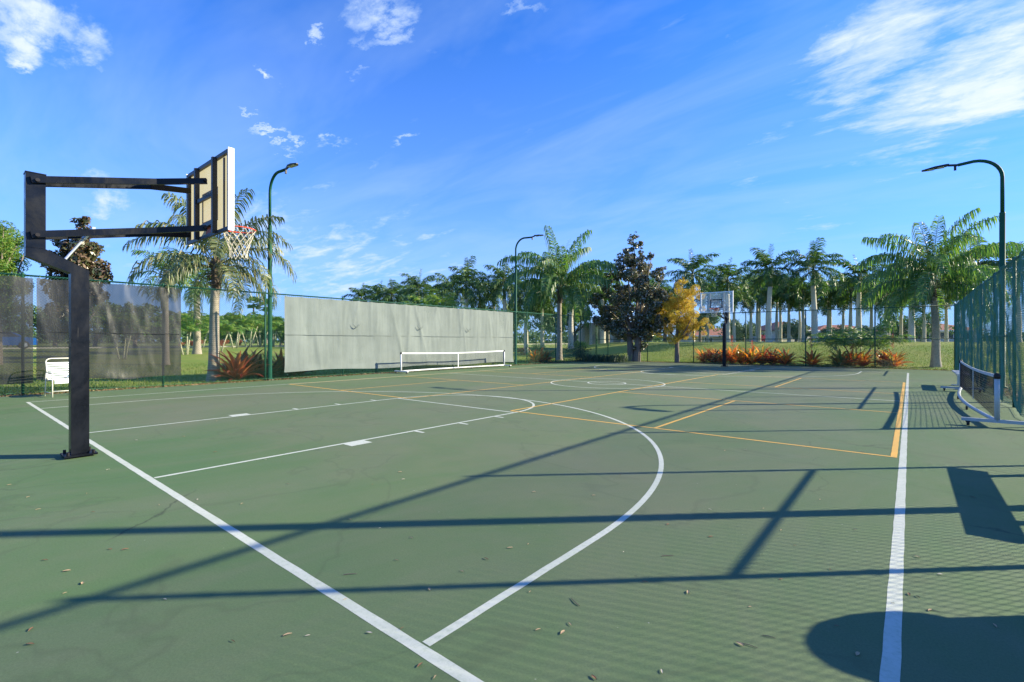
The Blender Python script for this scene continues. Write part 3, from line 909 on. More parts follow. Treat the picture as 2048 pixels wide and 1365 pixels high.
# ------------------------------------------------------------------ portable nets
def pnet(label, x, y0, y1, m_frame, h=.86):
    o = empty('portable_net', (x, y0, 0), label, 'portable net')
    L_ = y1-y0
    zb = .10
    for yy in (0, L_):
        b_ = MB(); b_.lathe([(.034, zb), (.034, h-.08)], 14, (0, yy, 0)); p = b_.build('post', m_frame, o, smooth=True)
        b_ = MB(); b_.lathe([(.040, h-.08), (.042, h-.03), (.030, h+.005), (.001, h+.015)], 14, (0, yy, 0)); b_.build('cap', M['rubber'], p, smooth=True)
        b_ = MB(); b_.bar((-.42, yy, zb), (.46, yy, zb), .065, .05); ft = b_.build('foot', m_frame, o)
        for xx in (-.34, .38):
            b_ = MB(); b_.tube([(xx-.018, yy, .04), (xx+.018, yy, .04)], .038, 14); b_.box((xx, yy, .068), (.05, .045, .035)); b_.build('caster', M['rubber'], ft)
    # base bar bowed slightly towards the court
    pts = [(-.20*math.sin(math.pi*k/20)**1.0, L_*k/20, zb) for k in range(1, 20)]
    b_ = MB(); b_.tube([(0, .03, zb)]+pts+[(0, L_-.03, zb)], .032, 10); bb = b_.build('base_bar', m_frame, o, smooth=True)
    for fr in (.34, .66):
        b_ = MB(); xx = -.20*math.sin(math.pi*fr)-.02; b_.tube([(xx-.016, L_*fr, .036), (xx+.016, L_*fr, .036)], .034, 12); b_.box((xx, L_*fr, .06), (.03, .03, .03)); b_.build('caster', M['rubber'], bb)
    zt = lambda s_: h-.015-.045*math.sin(math.pi*s_)
    b_ = MB()
    ny_ = int(L_/.05)
    for k in range(ny_+1):
        yy = .04+(L_-.08)*k/ny_
        b_.bar((-.012, yy, .145), (-.012, yy, zt(k/ny_)), .0028, .0028, (0, 1, 0))
    nh = 15
    for j in range(nh+1):
        q = j/nh
        pr = None
        for k in range(25):
            s_ = k/24
            p = Vector((-.012-.02*math.sin(math.pi*s_)*(1-q), .04+(L_-.08)*s_, .145+(zt(s_)-.145)*q))
            if pr is not None: b_.bar(pr, p, .0034, .0034)
            pr = p
    b_.build('netting', M['net'], o)
    b_ = MB(); pr = None
    for k in range(25):
        s_ = k/24; p = Vector((-.012, .03+(L_-.06)*s_, zt(s_)-.022))
        if pr is not None: b_.bar(pr, p, .012, .052)
        pr = p
    b_.build('top_tape', M['tape'] if m_frame is M['grey_frame'] else M['white_frame'], o)
    b_ = MB(); b_.bar((-.02, L_/2, .13), (-.02, L_/2, zt(.5)-.02), .045, .012, (1, 0, 0)); b_.build('centre_strap', m_frame, o)
    for yy in (.055, L_-.055):
        b_ = MB(); b_.bar((-.016, yy, .15), (-.016, yy, h-.05), .03, .010, (1, 0, 0)); b_.build('side_band', M['net'], o)
    return o


pnet('grey portable pickleball net on casters parked against the right fence', 8.80, 9.5, 16.6, M['grey_frame'])
pnet('white portable pickleball net on casters parked in front of the pale windscreen', -8.95, 11.35, 18.1, M['white_frame'], .90)


# ------------------------------------------------------------------ benches, chair, added shadow-casting bin
def bench(label, x, y0, y1):
    o = empty('bench', (x, y0, 0), label, 'bench', 'aluminium benches along the right fence')
    L_ = y1-y0
    b_ = MB(); b_.box((0, L_/2, .44), (.27, L_, .035))
    for xx in (-.09, 0, .09): b_.box((xx, L_/2, .4595), (.055, L_-.004, .003))
    b_.build('seat', M['alu'], o)
    for yy in (.35, L_-.35):
        b_ = MB(); b_.bar((0, yy, .03), (0, yy, .422), .05, .08, (0, 1, 0)); b_.bar((-.16, yy, .018), (.16, yy, .018), .06, .03); b_.build('leg', M['alu'], o)
    return o
bench('aluminium bench at the far corner beyond the grey portable net', 8.88, 17.0, 19.3)
bench('aluminium bench near the camera beside the right fence, past the picture edge', 8.92, 4.05, 6.4)

o = empty('patio_chair', (-8.80, .76, 0), 'cream framed patio chair with white vinyl straps beside the basketball post', 'chair', None, R(8))
b_ = MB()
for sy in (-1, 1):
    b_.tube([(.24, sy*.29, 0), (.24, sy*.29, .56), (.20, sy*.29, .60), (-.20, sy*.29, .60)], .013, 8)
    b_.tube([(-.20, sy*.29, .60), (-.30, sy*.29, 0)], .013, 8)
    b_.tube([(.24, sy*.29, .10), (-.28, sy*.29, .10)], .010, 6)
b_.tube([(.24, -.29, .14), (.24, .29, .14)], .012, 8)
b_.build('leg_frame', M['chair_frame'], o, smooth=True)
b_ = MB()
def bx_(t): return (-.20-.16*t)
pts = [(-.18, -.265, .38), (-.33, -.265, .86)]+[(-.345, -.265+.10*(1-math.cos(R(a))), .86+.08*math.sin(R(a))) for a in (30, 60, 90)]
pts += [(x_, -y_, z_) for (x_, y_, z_) in pts[::-1]]
b_.tube(pts, .014, 8)
b_.build('back_frame', M['chair_frame'], o, smooth=True)
b_ = MB()
b_.tube([(-.18, -.265, .40), (.25, -.265, .42), (.25, .265, .42), (-.18, .265, .40)], .013, 8); b_.build('seat_frame', M['chair_frame'], o, smooth=True)
b_ = MB()
for k in range(8):
    t = k/8; xa = -.19-.15*t; zz = .42+.46*t
    b_.bar((xa, -.255, zz), (xa, .255, zz), .012, .036)
b_.build('back_straps', M['strap_white'], o)
b_ = MB()
for k in range(7):
    b_.bar((-.13+.058*k, -.255, .42), (-.13+.058*k, .255, .42), .042, .010)
b_.bar((.262, -.255, .40), (.262, .255, .40), .012, .05); b_.bar((.262, -.255, .35), (.262, .255, .35), .012, .04)
b_.build('seat_straps', M['strap_white'], o)

o = empty('added_bin', (8.99, 2.60, 0), 'unseen dome-topped bin by the right fence, added to cast the bottom-right shadow', 'bin')  # unseen, added and shaped only to cast the rounded shadow at bottom right
b_ = MB(); b_.lathe([(.20, 0), (.205, .04), (.225, .60), (.225, .66)], 28); b_.build('body', M['bin'], o, smooth=True)
b_ = MB(); b_.lathe([(.285, .66), (.30, .70), (.29, .77), (.25, .84), (.18, .89), (.08, .925), (.001, .935)], 28); b_.build('dome_lid', M['bin'], o, smooth=True)
#PART2#

# ------------------------------------------------------------------ palms
def frond(mb, mr, org, az, e0, L, droop, nl=34, ll=.55, hang=.5, wd=.035, start=.14, rg=None, multi=0.0, curl=0.0, rr=.018):
    """arching feather leaf: rachis into mr, leaflets into mb"""
    rg = rg or rng
    N = 14
    h = Vector((math.cos(az), math.sin(az), 0))
    p = Vector(org); pts = [p.copy()]; tans = []
    for i in range(N):
        s_ = (i+.5)/N
        e = e0-droop*s_**1.25
        a2 = curl*s_
        hh = Vector((math.cos(az+a2), math.sin(az+a2), 0))
        t = hh*math.cos(e)+Vector((0, 0, math.sin(e)))
        tans.append(t); p = p+t*(L/N); pts.append(p.copy())
    mr.tube(pts, [rr*(1-.85*i/N) for i in range(N+1)], 4, cap=False)
    V = []
    for j in range(nl):
        s_ = start+(1-start)*(j+.5)/nl
        f_ = s_*N; i = min(N-1, int(f_)); q = pts[i].lerp(pts[i+1], f_-i); t = tans[i]
        sd_ = t.cross(Vector((0, 0, 1)))
        if sd_.length < .05: sd_ = Vector((-h.y, h.x, 0))
        sd_.normalize(); up_ = sd_.cross(t)
        prof = .45+.65*math.sin(math.pi*min(1, (s_-start)/(1-start)*.92+.06))**.8
        for sg in (-1, 1):
            l = ll*prof*rg.uniform(.85, 1.12)
            lift = rg.uniform(-.25, .45)+multi*rg.uniform(-1, 1)
            d1 = (sd_*sg+t*.62*rg.uniform(.6, 1.3)+up_*lift).normalized()
            d2 = (d1*(1-hang)+Vector((0, 0, -1))*hang*rg.uniform(.8, 1.2)+t*.1).normalized()
            d3 = (d2*(1-hang*.7)+Vector((0, 0, -1))*hang*.9).normalized()
            wv = (t*.8+up_*rg.uniform(-.5, .5)).normalized()*(wd/2)
            a = q; b = a+d1*(l*.35); c = b+d2*(l*.35); e_ = c+d3*(l*.35)
            V.append((a-wv*.5, a+wv*.5, b+wv, b-wv)); V.append((b-wv, b+wv, c+wv*.8, c-wv*.8)); V.append((c-wv*.8, c+wv*.8, e_+wv*.12, e_-wv*.12))
    A = np.array([[tuple(x) for x in q] for q in V])
    # connect as strips so that each leaflet is one island: weld triplets
    nlf = len(A)//3
    A = A.reshape(nlf, 3, 4, 3)
    P = np.stack([A[:, 0, 0], A[:, 0, 1], A[:, 0, 2], A[:, 0, 3], A[:, 1, 2], A[:, 1, 3], A[:, 2, 2], A[:, 2, 3]], 1)
    base = np.arange(nlf)[:, None]*8
    F_ = []
    for k in range(nlf):
        o_ = k*8
        F_ += [(o_, o_+1, o_+2, o_+3), (o_+3, o_+2, o_+4, o_+5), (o_+5, o_+4, o_+6, o_+7)]
    mb.add(P.reshape(-1, 3), F_)


def curved_trunk(h, r0, r1, lean, rg, belly=0.0, nseg=14, foot=1.35):
    pts = []; rad = []
    for i in range(nseg+1):
        s_ = i/nseg
        pts.append((lean[0]*s_**1.5+.03*math.sin(s_*5+lean[0]*9), lean[1]*s_**1.5, h*s_))
        rr = r0+(r1-r0)*s_+belly*math.sin(math.pi*min(1, s_*1.4))
        rr *= 1+(foot-1)*math.exp(-s_*h/.35)
        rad.append(rr)
    return pts, rad


def queen_palm(loc, ht, label, seed, nf=20, L=2.7, leaf='queen_leaf', lean=(0, 0), r=.17, hang=.62, nl=46, tall=0, group=None, span=100, lfl=.62, lfw=.046):
    rg = np.random.default_rng(seed)
    o = empty('queen_palm', loc, label, 'palm tree', group)
    pts, rad = curved_trunk(ht, r*1.15, r*.82, lean, rg)
    b_ = MB(); b_.tube([(0, 0, -.25)]+pts, [rad[0]*1.05]+rad, 16); b_.build('trunk', M['queen_trunk'], o, smooth=True)
    top = Vector(pts[-1])
    # ragged old leaf bases
    b_ = MB()
    b_.tube([top-Vector((0, 0, .75)), top-Vector((0, 0, .35)), top+Vector((0, 0, .25)), top+Vector((0, 0, .45))], [r*.85, r*1.05, r*1.0, r*.5], 10)
    for k in range(46):
        a = rg.uniform(0, 6.28); z = rg.uniform(-.75, .35); ln = rg.uniform(.12, .38)
        p = top+Vector((math.cos(a)*r*.85, math.sin(a)*r*.85, z))
        q = p+Vector((math.cos(a)*ln*.55, math.sin(a)*ln*.55, ln*rg.uniform(-.6, .9)))
        b_.bar(p, q, rg.uniform(.02, .07), .02)
    b_.build('leaf_bases', M['boots'], o)
    for k in range(nf):
        q = k/nf
        az = k*2.399963+rg.uniform(-.25, .25)
        e0 = R(88-span*q**1.05)+R(rg.uniform(-7, 7))
        droop = R(rg.uniform(100, 132))*(.58+.55*min(1, q*2.2))*(.75+.25*math.cos(q*1.2))
        LL = L*rg.uniform(.88, 1.08)*(.82+.25*math.sin(math.pi*min(1, q+.2)))
        f1 = MB(); f2 = MB()
        frond(f1, f2, top+Vector((math.cos(az)*.06, math.sin(az)*.06, .25-.3*q)), az, e0, LL, droop, nl=nl, ll=lfl, hang=hang, wd=lfw, rg=rg, multi=.3, curl=rg.uniform(-.35, .35), rr=.022)
        fo = f1.build('frond', M[leaf], o)
        f2.build('stalk', M['rachis'], fo)
    if tall:
        # spear leaf
        f1 = MB(); f2 = MB(); frond(f1, f2, top+Vector((0, 0, .3)), rg.uniform(0, 6), R(88), L*.8, R(30), nl=26, ll=.35, hang=.2, wd=.022, rg=rg)
        fo = f1.build('frond', M[leaf], o); f2.build('stalk', M['rachis'], fo)
    return o


# the three queen palms close to the court
p = at(427, 16.9); p.z = tz(p.x, p.y)
queen_palm(p, 3.95, 'shaggy queen palm behind the left fence just right of the near backboard', 11, nf=26, L=2.95, span=92, leaf='olive_queen_leaf', lean=(.12, .05), r=.155)
p = at(1118, 35.0); p.z = tz(p.x, p.y)
queen_palm(p, 4.9, 'queen palm by the far left fence corner, left of the dark magnolia', 23, nf=36, L=4.9, span=84, lfl=.90, hang=.78, lfw=.075, lean=(.1, 0), r=.185, nl=62, tall=1)
p = at(1873, 24.9); p.z = tz(p.x, p.y)
queen_palm(p, 4.1, 'queen palm right behind the far fence beside the right corner, long weeping fronds', 37, nf=40, L=4.2, span=88, lfl=.82, hang=.80, lfw=.055, lean=(-.15, .1), r=.165, nl=62, tall=1)
p = at(332, 24.0); p.z = tz(p.x, p.y)
queen_palm(p, 4.3, 'small dark-leaved palm seen above the black windscreen left of the queen palm', 41, nf=14, L=1.7, r=.12, nl=26, hang=.45)
p = at(394, 33.0); p.z = tz(p.x, p.y)
queen_palm(p, 4.6, 'stout green palm seen through the fence left of the queen palm trunk', 43, nf=20, L=2.2, r=.20, nl=30, hang=.45, leaf='areca_leaf')


# royal palms: four variants of crown, linked copies
def royal(seed, label, group, th=5.0, R0=.25, L=2.7):
    rg = np.random.default_rng(seed)
    o = empty('royal_palm', (0, 0, 0), label, 'palm tree', group)
    pts, rad = curved_trunk(th, R0*.92, R0*.74, (rg.uniform(-.15, .15), rg.uniform(-.1, .1)), rg, belly=.03)
    b_ = MB(); b_.tube([(0, 0, -.3)]+pts, [rad[0]]+rad, 14); b_.build('trunk', M['royal_trunk'], o, smooth=True)
    top = Vector(pts[-1])
    b_ = MB(); b_.tube([top-Vector((0, 0, .02)), top+Vector((0, 0, .3)), top+Vector((0, 0, 1.3)), top+Vector((0, 0, 1.8))], [R0*.70, R0*.68, R0*.42, R0*.20], 12)
    b_.build('crownshaft', M['shaft'], o, smooth=True)
    f1 = MB(); f2 = MB()
    nf = 22
    for k in range(nf):
        q = k/nf
        az = k*2.399963+rg.uniform(-.3, .3)
        e0 = R(80-112*q**.95)+R(rg.uniform(-9, 9))
        frond(f1, f2, top+Vector((0, 0, 1.62-.30*q)), az, e0, L*rg.uniform(.9, 1.08), R(rg.uniform(60, 92)), nl=40, ll=.66, hang=.42, wd=.075, rg=rg, multi=.55, curl=rg.uniform(-.3, .3), rr=.03)
    frond(f1, f2, top+Vector((0, 0, 1.7)), rg.uniform(0, 6), R(87), L*.85, R(22), nl=30, ll=.30, hang=.1, wd=.04, rg=rg, multi=.5)
    c = f1.build('crown', M['royal_leaf'], o); f2.build('stalks', M['rachis'], c)
    return o


G1 = 'royal palms in the row across the far lawn'
G2 = 'slender royal palms in the shaded back rows'
G3 = 'royal palms beyond the left end of the court'
ORD = 'first second third fourth fifth sixth seventh eighth ninth tenth eleventh twelfth thirteenth fourteenth fifteenth sixteenth seventeenth eighteenth nineteenth twentieth twenty-first twenty-second twenty-third'.split()
BACK = 'x'
LEFTB = 'dark royal palm crown showing in the row above the pale windscreen'
variants = [royal(100+i, 'tmp', G1) for i in range(4)]
used = [False]*4


def put_royal(i, u, vc, D, label, group, rz, sc_=1.0):
    p = at(u, D); z0 = tz(p.x, p.y); p.z = z0
    want = hz(vc, D)-z0                 # height of the heart of the crown
    o = variants[i % 4]
    if used[i % 4]: o = copy_tree(o)
    used[i % 4] = True
    o.location = p; o.rotation_euler = (0, 0, rz)
    o.scale = (sc_, sc_, want/6.5)
    if want > 0:
        s_ = want/6.5; o.scale = (sc_, sc_, s_)
    if group == G2:
        for ch in o.children:
            if ch.name.startswith('crown') and 'shaft' not in ch.name: ch.scale = (1.55, 1.55, 1.0)
    tag(o, label, 'palm tree', group)
    return o


row = [(1383, 548, 44, 'royal palm between the golden tree and the far backboard, spear leaf pointing up'),
       (1455, 560, 47, 'royal palm directly behind the far backboard, dark heavy crown'),
       (1537, 541, 42.5, 'tall royal palm with a thick pale trunk, first right of the far hoop'),
       (1629, 538, 42, 'tall royal palm with a thick pale trunk, second right of the far hoop'),
       (1717, 556, 46, 'royal palm standing behind the low areca clump at the far fence'),
       (1824, 560, 43, 'royal palm with a thick white trunk just left of the weeping queen palm'),
       (1955, 528, 41, 'royal palm whose crown shows between the weeping queen palm and the right lamp post'),
       (2035, 540, 40, 'royal palm whose crown shows above the right fence at the picture edge'),
       (2150, 520, 41, 'royal palm beyond the right edge of the picture behind the fence')]
for i, (u, v, D, lb) in enumerate(row):
    put_royal(i, u, v, D, lb, G1, i*1.7+.4, 1.0)
back = [(1415, 590, 60), (1468, 588, 55), (1502, 592, 58), (1514, 585, 63), (1519, 590, 68), (1553, 592, 60), (1561, 586, 66), (1578, 590, 58),
        (1607, 585, 56), (1600, 592, 70), (1656, 588, 58), (1661, 592, 64), (1686, 590, 62), (1701, 588, 55), (1743, 590, 60), (1771, 585, 52), (1777, 590, 58),
        (1802, 592, 60), (1848, 586, 55), (1893, 590, 58), (1925, 585, 54), (1340, 590, 58), (1300, 592, 60)]
for i, (u, v, D) in enumerate(back):
    put_royal(i+1, u, v+random.uniform(-12, 8), D, 'slim back-row royal palm behind the far fence, %s from the left' % ORD[sorted(q[0] for q in back).index(u)], G2, i*2.1, random.uniform(.70, .82))
lf = [(722, 600, 58), (758, 596, 60), (783, 593, 56), (812, 594, 60), (838, 582, 52), (872, 592, 56), (902, 582, 50), (934, 568, 46), (960, 590, 54), (988, 585, 52), (1010, 566, 46)]
for i, (u, v, D) in enumerate(lf):
    put_royal(i, u, v, D, 'dark palm crown above the pale windscreen, %s from the left' % ORD[i], G3, i*2.7, .9)
put_royal(2, 1052, 588, 47, 'royal palm seen through the fence just right of the far green lamp post', G3, 2.0, .9)
put_royal(1, 1141, 580, 46, 'thick grey royal palm trunk right behind the queen palm at the far left corner', G3, 1.0, 1.05)
put_royal(3, 1206, 572, 50, 'royal palm crown filling the gap between queen palm and dark magnolia', G3, .5, 1.0)
put_royal(0, 1085, 592, 54, 'royal palm set back left of the corner queen palm, dark crown', G3, 3.1, .9)


# areca clumps -------------------------------------------------------
def areca(loc, label, seed, nst=5, h=1.3, L=1.7, spread=.5, nf=7, group=None, ll=.36, stem_r=.035, cat='palm clump', lean=.35, wd=.045):
    rg = np.random.default_rng(seed)
    o = empty('areca_palm', loc, label, cat, group)
    for k in range(nst):
        a = 6.283*k/nst+rg.uniform(-.4, .4)
        hh = h*rg.uniform(.8, 1.15)
        bx, by = math.cos(a)*spread*.35, math.sin(a)*spread*.35
        tx, ty = bx+math.cos(a)*hh*lean, by+math.sin(a)*hh*lean
        b_ = MB(); b_.tube([(bx, by, -.15), (bx*.6+tx*.4, by*.6+ty*.4, hh*.45), (tx, ty, hh)], [stem_r*1.3, stem_r, stem_r*.75], 8)
        st = b_.build('stem', M['stem_white'], o, smooth=True)
        f1 = MB(); f2 = MB()
        for j in range(nf):
            az = a+j*2.4+rg.uniform(-.3, .3)
            frond(f1, f2, (tx, ty, hh), az, R(rg.uniform(35, 84)), L*rg.uniform(.75, 1.1), R(rg.uniform(60, 100)), nl=24, ll=ll, hang=.3, wd=wd, rg=rg, multi=.2, rr=.012)
        c = f1.build('fronds', M['areca_leaf'], o); f2.build('stalks', M['rachis'], c)
    return o


p = at(1712, 27.2); p.z = tz(p.x, p.y)
areca(p, 'bushy green areca palm clump behind the far fence above the bromeliads', 51, nst=9, h=.95, L=1.75, spread=1.3, nf=8, lean=.7)
p = at(850, 33); p.z = tz(p.x, p.y)
areca(p, 'yellow-green fan-like palm crown rising over the middle of the pale windscreen', 52, nst=6, h=2.9, L=2.4, spread=1.0, nf=8, lean=.22, ll=.5)
proto = None
GA = 'white-stemmed areca clumps across the left lawn'
for i, (u, D, s_) in enumerate([(372, 32, 1.0), (437, 36, 1.05), (471, 44, 1.25), (497, 50, 1.35), (521, 54, 1.4), (545, 56, 1.4), (400, 47, 1.3), (245, 27, 1.0), (566, 60, 1.3)]):
    p = at(u, D); p.z = tz(p.x, p.y)
    lb = ['nearest areca palm on the left lawn, right of the black windscreen',
          'areca palm leaning out just right of the queen palm trunk',
          'areca palm with three white stems midway between queen palm and fence post',
          'areca palm clump left of the fence post on the left lawn',
          'short-stemmed areca palm directly left of the lamp pole on the lawn',
          'areca palm half hidden behind the green lamp pole',
          'areca palm farther back behind the queen palm trunk',
          'areca palm with thick pale trunks seen through the black windscreen',
          'areca palm at the left edge of the pale windscreen'][i]
    if proto is None:
        proto = areca(p, lb, 60, nst=3, h=1.7, L=1.7, spread=.45, nf=12, group=GA, stem_r=.045, lean=.30, wd=.075)
    else:
        copy_tree(proto, p, i*1.3, (s_, s_, s_*.95), lb, GA)
# two fan palms far away
def fan_palm(loc, label, h, seed):
    rg = np.random.default_rng(seed)
    o = empty('fan_palm', loc, label, 'palm tree', 'pair of distant fan palms')
    b_ = MB(); b_.tube([(0, 0, 0), (.2, 0, h*.5), (0, 0, h)], [.28, .22, .2], 8); b_.build('trunk', M['bark'], o)
    V = []
    for k in range(60):
        a = rg.uniform(0, 6.28); e = R(rg.uniform(-50, 85)); ln = rg.uniform(1.3, 1.9)
        dv = Vector((math.cos(a)*math.cos(e), math.sin(a)*math.cos(e), math.sin(e)))
        sd_ = dv.cross(Vector((0, 0, 1))).normalized()
        c = Vector((0, 0, h))+dv*ln*.55
        for q in range(9):
            f_ = (q-4)/4
            dd = (dv+sd_*f_*1.1).normalized(); wv = dd.cross(dv.cross(sd_)).normalized()*.20
            e_ = c+dd*ln*.62-Vector((0, 0, .15*abs(f_)))
            V.append([tuple(c-wv*.5), tuple(c+wv*.5), tuple(e_+wv*.5), tuple(e_-wv*.5)])
    quads(np.array(V)).build('crown', M['queen_leaf'], o)
    return o
p = at(507, 120, .7); fan_palm(p, 'distant fan palm seen through the left fence, taller of the pair', hz(607, 120)-.7, 1)
p = at(533, 120, .7); fan_palm(p, 'distant fan palm beside the fence post, shorter of the pair', hz(613, 120)-.7, 2)


# broadleaf trees ------------------------------------------------------
def leaf_quads(cent, n, size, rg, flat=.0, aspect=.5, long_=None):
    """n leaf-shaped quads round the points cent (with radii): cent (m,4)"""
    m_ = len(cent)
    wts = cent[:, 3]**2.2; wts = wts/wts.sum()
    idx = rg.choice(m_, n, p=wts)
    dv = rg.normal(size=(n, 3)); dv /= np.linalg.norm(dv, axis=1)[:, None]
    rad = rg.uniform(.35, 1.0, n)**.5
    P = cent[idx, :3]+dv*(cent[idx, 3]*rad)[:, None]*np.array([1, 1, .85])
    nrm = dv*.9+rg.normal(size=(n, 3))*.6+np.array([0, 0, .5]); nrm /= np.linalg.norm(nrm, axis=1)[:, None]
    a = np.cross(nrm, rg.normal(size=(n, 3))); a /= np.linalg.norm(a, axis=1)[:, None]
    b = np.cross(nrm, a)
    s_ = size*rg.uniform(.7, 1.3, n)
    a = a*(s_*.5)[:, None]; b = b*(s_*.5*aspect)[:, None]
    return np.stack([P-a, P-a*.1+b, P+a, P-a*.1-b], 1)


def tree(name, label, loc, blobs, n, size, m, trunk_h, tr, seed, limbs=8, cat='tree', group=None, sub=9, subr=.42, aspect=.5, trunk_m='bark', lean=(0, 0), trunks=1):
    """blobs: (x, y, z, r) of the crown relative to the foot"""
    rg = np.random.default_rng(seed)
    o = empty(name, loc, label, cat, group)
    cent = []
    for (x, y, z, r) in blobs:
        for k in range(sub):
            dv = rg.normal(size=3); dv /= np.linalg.norm(dv)
            q = rg.uniform(.4, 1.0)
            cent.append((x+dv[0]*r*q, y+dv[1]*r*q, z+dv[2]*r*q*.9, r*rg.uniform(.6, 1.2)*subr))
    cent = np.array(cent)
    b_ = MB()
    for tk in range(trunks):
        ox = (tk-(trunks-1)/2)*.35
        b_.tube([(ox, 0, -.3), (ox*1.1, 0, 0), (ox*1.5+lean[0]*.4, 0, trunk_h*.5), (ox*2+lean[0], lean[1], trunk_h)], [tr*1.5, tr*1.2, tr, tr*.8], 10)
    b_.build('trunk', M[trunk_m], o, smooth=True)
    b_ = MB(); top = Vector((lean[0], lean[1], trunk_h*.85))
    order = rg.permutation(len(cent))[:limbs]
    for i in order:
        c = Vector(cent[i, :3])
        mid = top.lerp(c, .5)+Vector(rg.normal(size=3)*.12*(c-top).length*.5)
        b_.tube([top, mid, c], [tr*.45, tr*.25, tr*.07], 6)
    b_.build('limbs', M[trunk_m], o, smooth=True)
    quads(leaf_quads(cent, n, size, rg, aspect=aspect)).build('crown', M[m], o)
    return o


p = at(1268, 32.6); p.z = tz(p.x, p.y)
mb_ = [(0, 0, 8.6, .35), (.1, 0, 8.0, .55), (-.2, .1, 7.3, .8), (.4, 0, 6.6, 1.0), (-.7, 0, 6.2, 1.0), (0, 0, 5.5, 1.5), (-1.6, .3, 4.9, 1.0), (1.3, -.2, 5.2, 1.0), (-1.0, 0, 6.9, .45), (1.1, 0, 7.0, .35), (-2.0, 0, 5.8, .5), (1.9, 0, 6.0, .4), (-3.0, 0, 4.4, .5),
       (-2.4, 0, 3.9, 1.0), (1.8, 0, 4.0, 1.0), (0, 0, 4.0, 1.7), (-1.3, .2, 2.9, 1.3), (1.4, 0, 2.8, 1.4), (0, 0, 2.2, 1.4), (-2.7, .3, 3.0, .7), (2.0, -.3, 2.7, .7), (.5, 0, 1.5, .8)]
tree('magnolia_tree', 'tall dark magnolia with glossy brownish leaves standing behind the far fence', p, mb_, 30000, .165, 'magnolia_dark', 2.0, .22, 71, 26, sub=13, subr=.32, aspect=.52, trunks=2)
p = at(163, 23.5); p.z = tz(p.x, p.y)
mb_ = [(0, 0, 6.9, .45), (-.6, 0, 6.2, .4), (.6, 0, 6.2, .5), (-.2, 0, 5.5, .9), (1.0, 0, 5.4, .7), (-1.4, 0, 5.9, .28), (.2, 0, 4.6, 1.2), (1.3, 0, 4.3, .9), (-1.1, 0, 4.4, .8), (.5, 0, 3.3, 1.4), (-1.2, 0, 3.2, 1.0)]
tree('magnolia_tree', 'reddish-brown magnolia showing behind the gooseneck of the near hoop', p, mb_, 9000, .22, 'magnolia_brown', 2.2, .16, 72, 16, sub=9, subr=.40, aspect=.5)
p = at(1354, 31.0); p.z = tz(p.x, p.y)
mb_ = [(.2, 0, 4.75, .35), (0, 0, 4.1, .75), (.6, 0, 3.7, .8), (-.7, 0, 3.5, .7), (.1, 0, 3.1, 1.1), (.9, 0, 2.6, .85), (-.9, 0, 2.5, .8), (0, 0, 2.1, .9), (1.3, 0, 2.1, .5), (-1.2, 0, 1.8, .4), (.5, 0, 1.75, .6)]
tree('golden_cypress', 'golden yellow cypress in autumn colour between magnolia and far hoop', p, [(x*1.18, y, z*1.08, q*1.22) for x, y, z, q in mb_], 44000, .085, 'golden', 1.7, .14, 73, 18, sub=14, subr=.30, aspect=.28)
p = at(-8, 22); p.z = tz(p.x, p.y)
mb_ = [(0, 0, 5.6, 1.1), (-1.6, 0, 5.9, 1.2), (1.0, 0, 4.9, 1.0), (-.4, 0, 4.4, 1.4), (1.4, 0, 4.1, .9), (-2.5, 0, 4.8, 1.3), (.4, 0, 3.4, 1.2)]
tree('feathery_tree', 'light green feathery tree above the black windscreen at the left edge', p, mb_, 24000, .13, 'feather', 2.6, .2, 74, 14, sub=12, subr=.36, aspect=.3)
# low trees and shrubs round the lawns
def round_tree(u, D, vt, wpx, label, seed, m='oak', group=None, n=5200, size=.26, bot=None, cat='tree'):
    p = at(u, D); z0 = tz(p.x, p.y); p.z = z0
    top = hz(vt, D)-z0; rw = wpx/2*D/F
    rg = np.random.default_rng(seed)
    bl = []
    zb = top*.35 if bot is None else bot
    for k in range(9):
        a = rg.uniform(0, 6.28); q = rg.uniform(.1, .75)
        r = rw*rg.uniform(.32, .5)
        zc = rg.uniform(zb+r*.6, max(zb+r*.7, top-r))
        bl.append((math.cos(a)*rw*q, math.sin(a)*rw*q, zc, r))
    bl.append((rg.uniform(-.2, .2)*rw, 0, top-rw*.38, rw*.40))
    return tree('shade_tree', label, p, bl, n, size, m, max(.6, zb+.2), .16+.03*rw*.5, seed, 8, cat=cat, group=group, sub=8, subr=.45)


GL = 'trees along the far side of the left lawn'
for i, (u, D, vt, wp) in enumerate([(20, 58, 590, 130), (110, 62, 600, 120), (190, 60, 585, 110), (270, 58, 600, 110), (330, 60, 622, 100), (385, 66, 618, 90), (430, 68, 628, 90), (475, 70, 632, 80), (520, 72, 638, 80), (562, 74, 642, 70), (605, 72, 640, 80), (-70, 56, 560, 150)]):
    lb = ['broad dark tree behind the left black windscreen above the blue car', 'rounded tree behind the black windscreen seam', 'shade tree hidden behind the post of the near hoop', 'rounded tree behind the middle of the black windscreen',
          'green tree near the right end of the black windscreen', 'leafy tree in the hedge line left of the queen palm trunk', 'leafy tree in the hedge line hidden by the queen palm trunk', 'leafy tree in the hedge line below the taller distant fan palm',
          'leafy tree in the hedge line left of the fence post', 'leafy tree in the hedge line right of the lamp pole', 'leafy tree at the left edge of the pale windscreen, far back', 'large tree beyond the left edge of the picture'][i]
    round_tree(u, D, vt, wp, lb, 200+i, ['oak', 'oak', 'feather', 'oak'][i % 4], GL, n=4200, size=.34, bot=.6)
GM = 'dark trees beyond the far left corner'
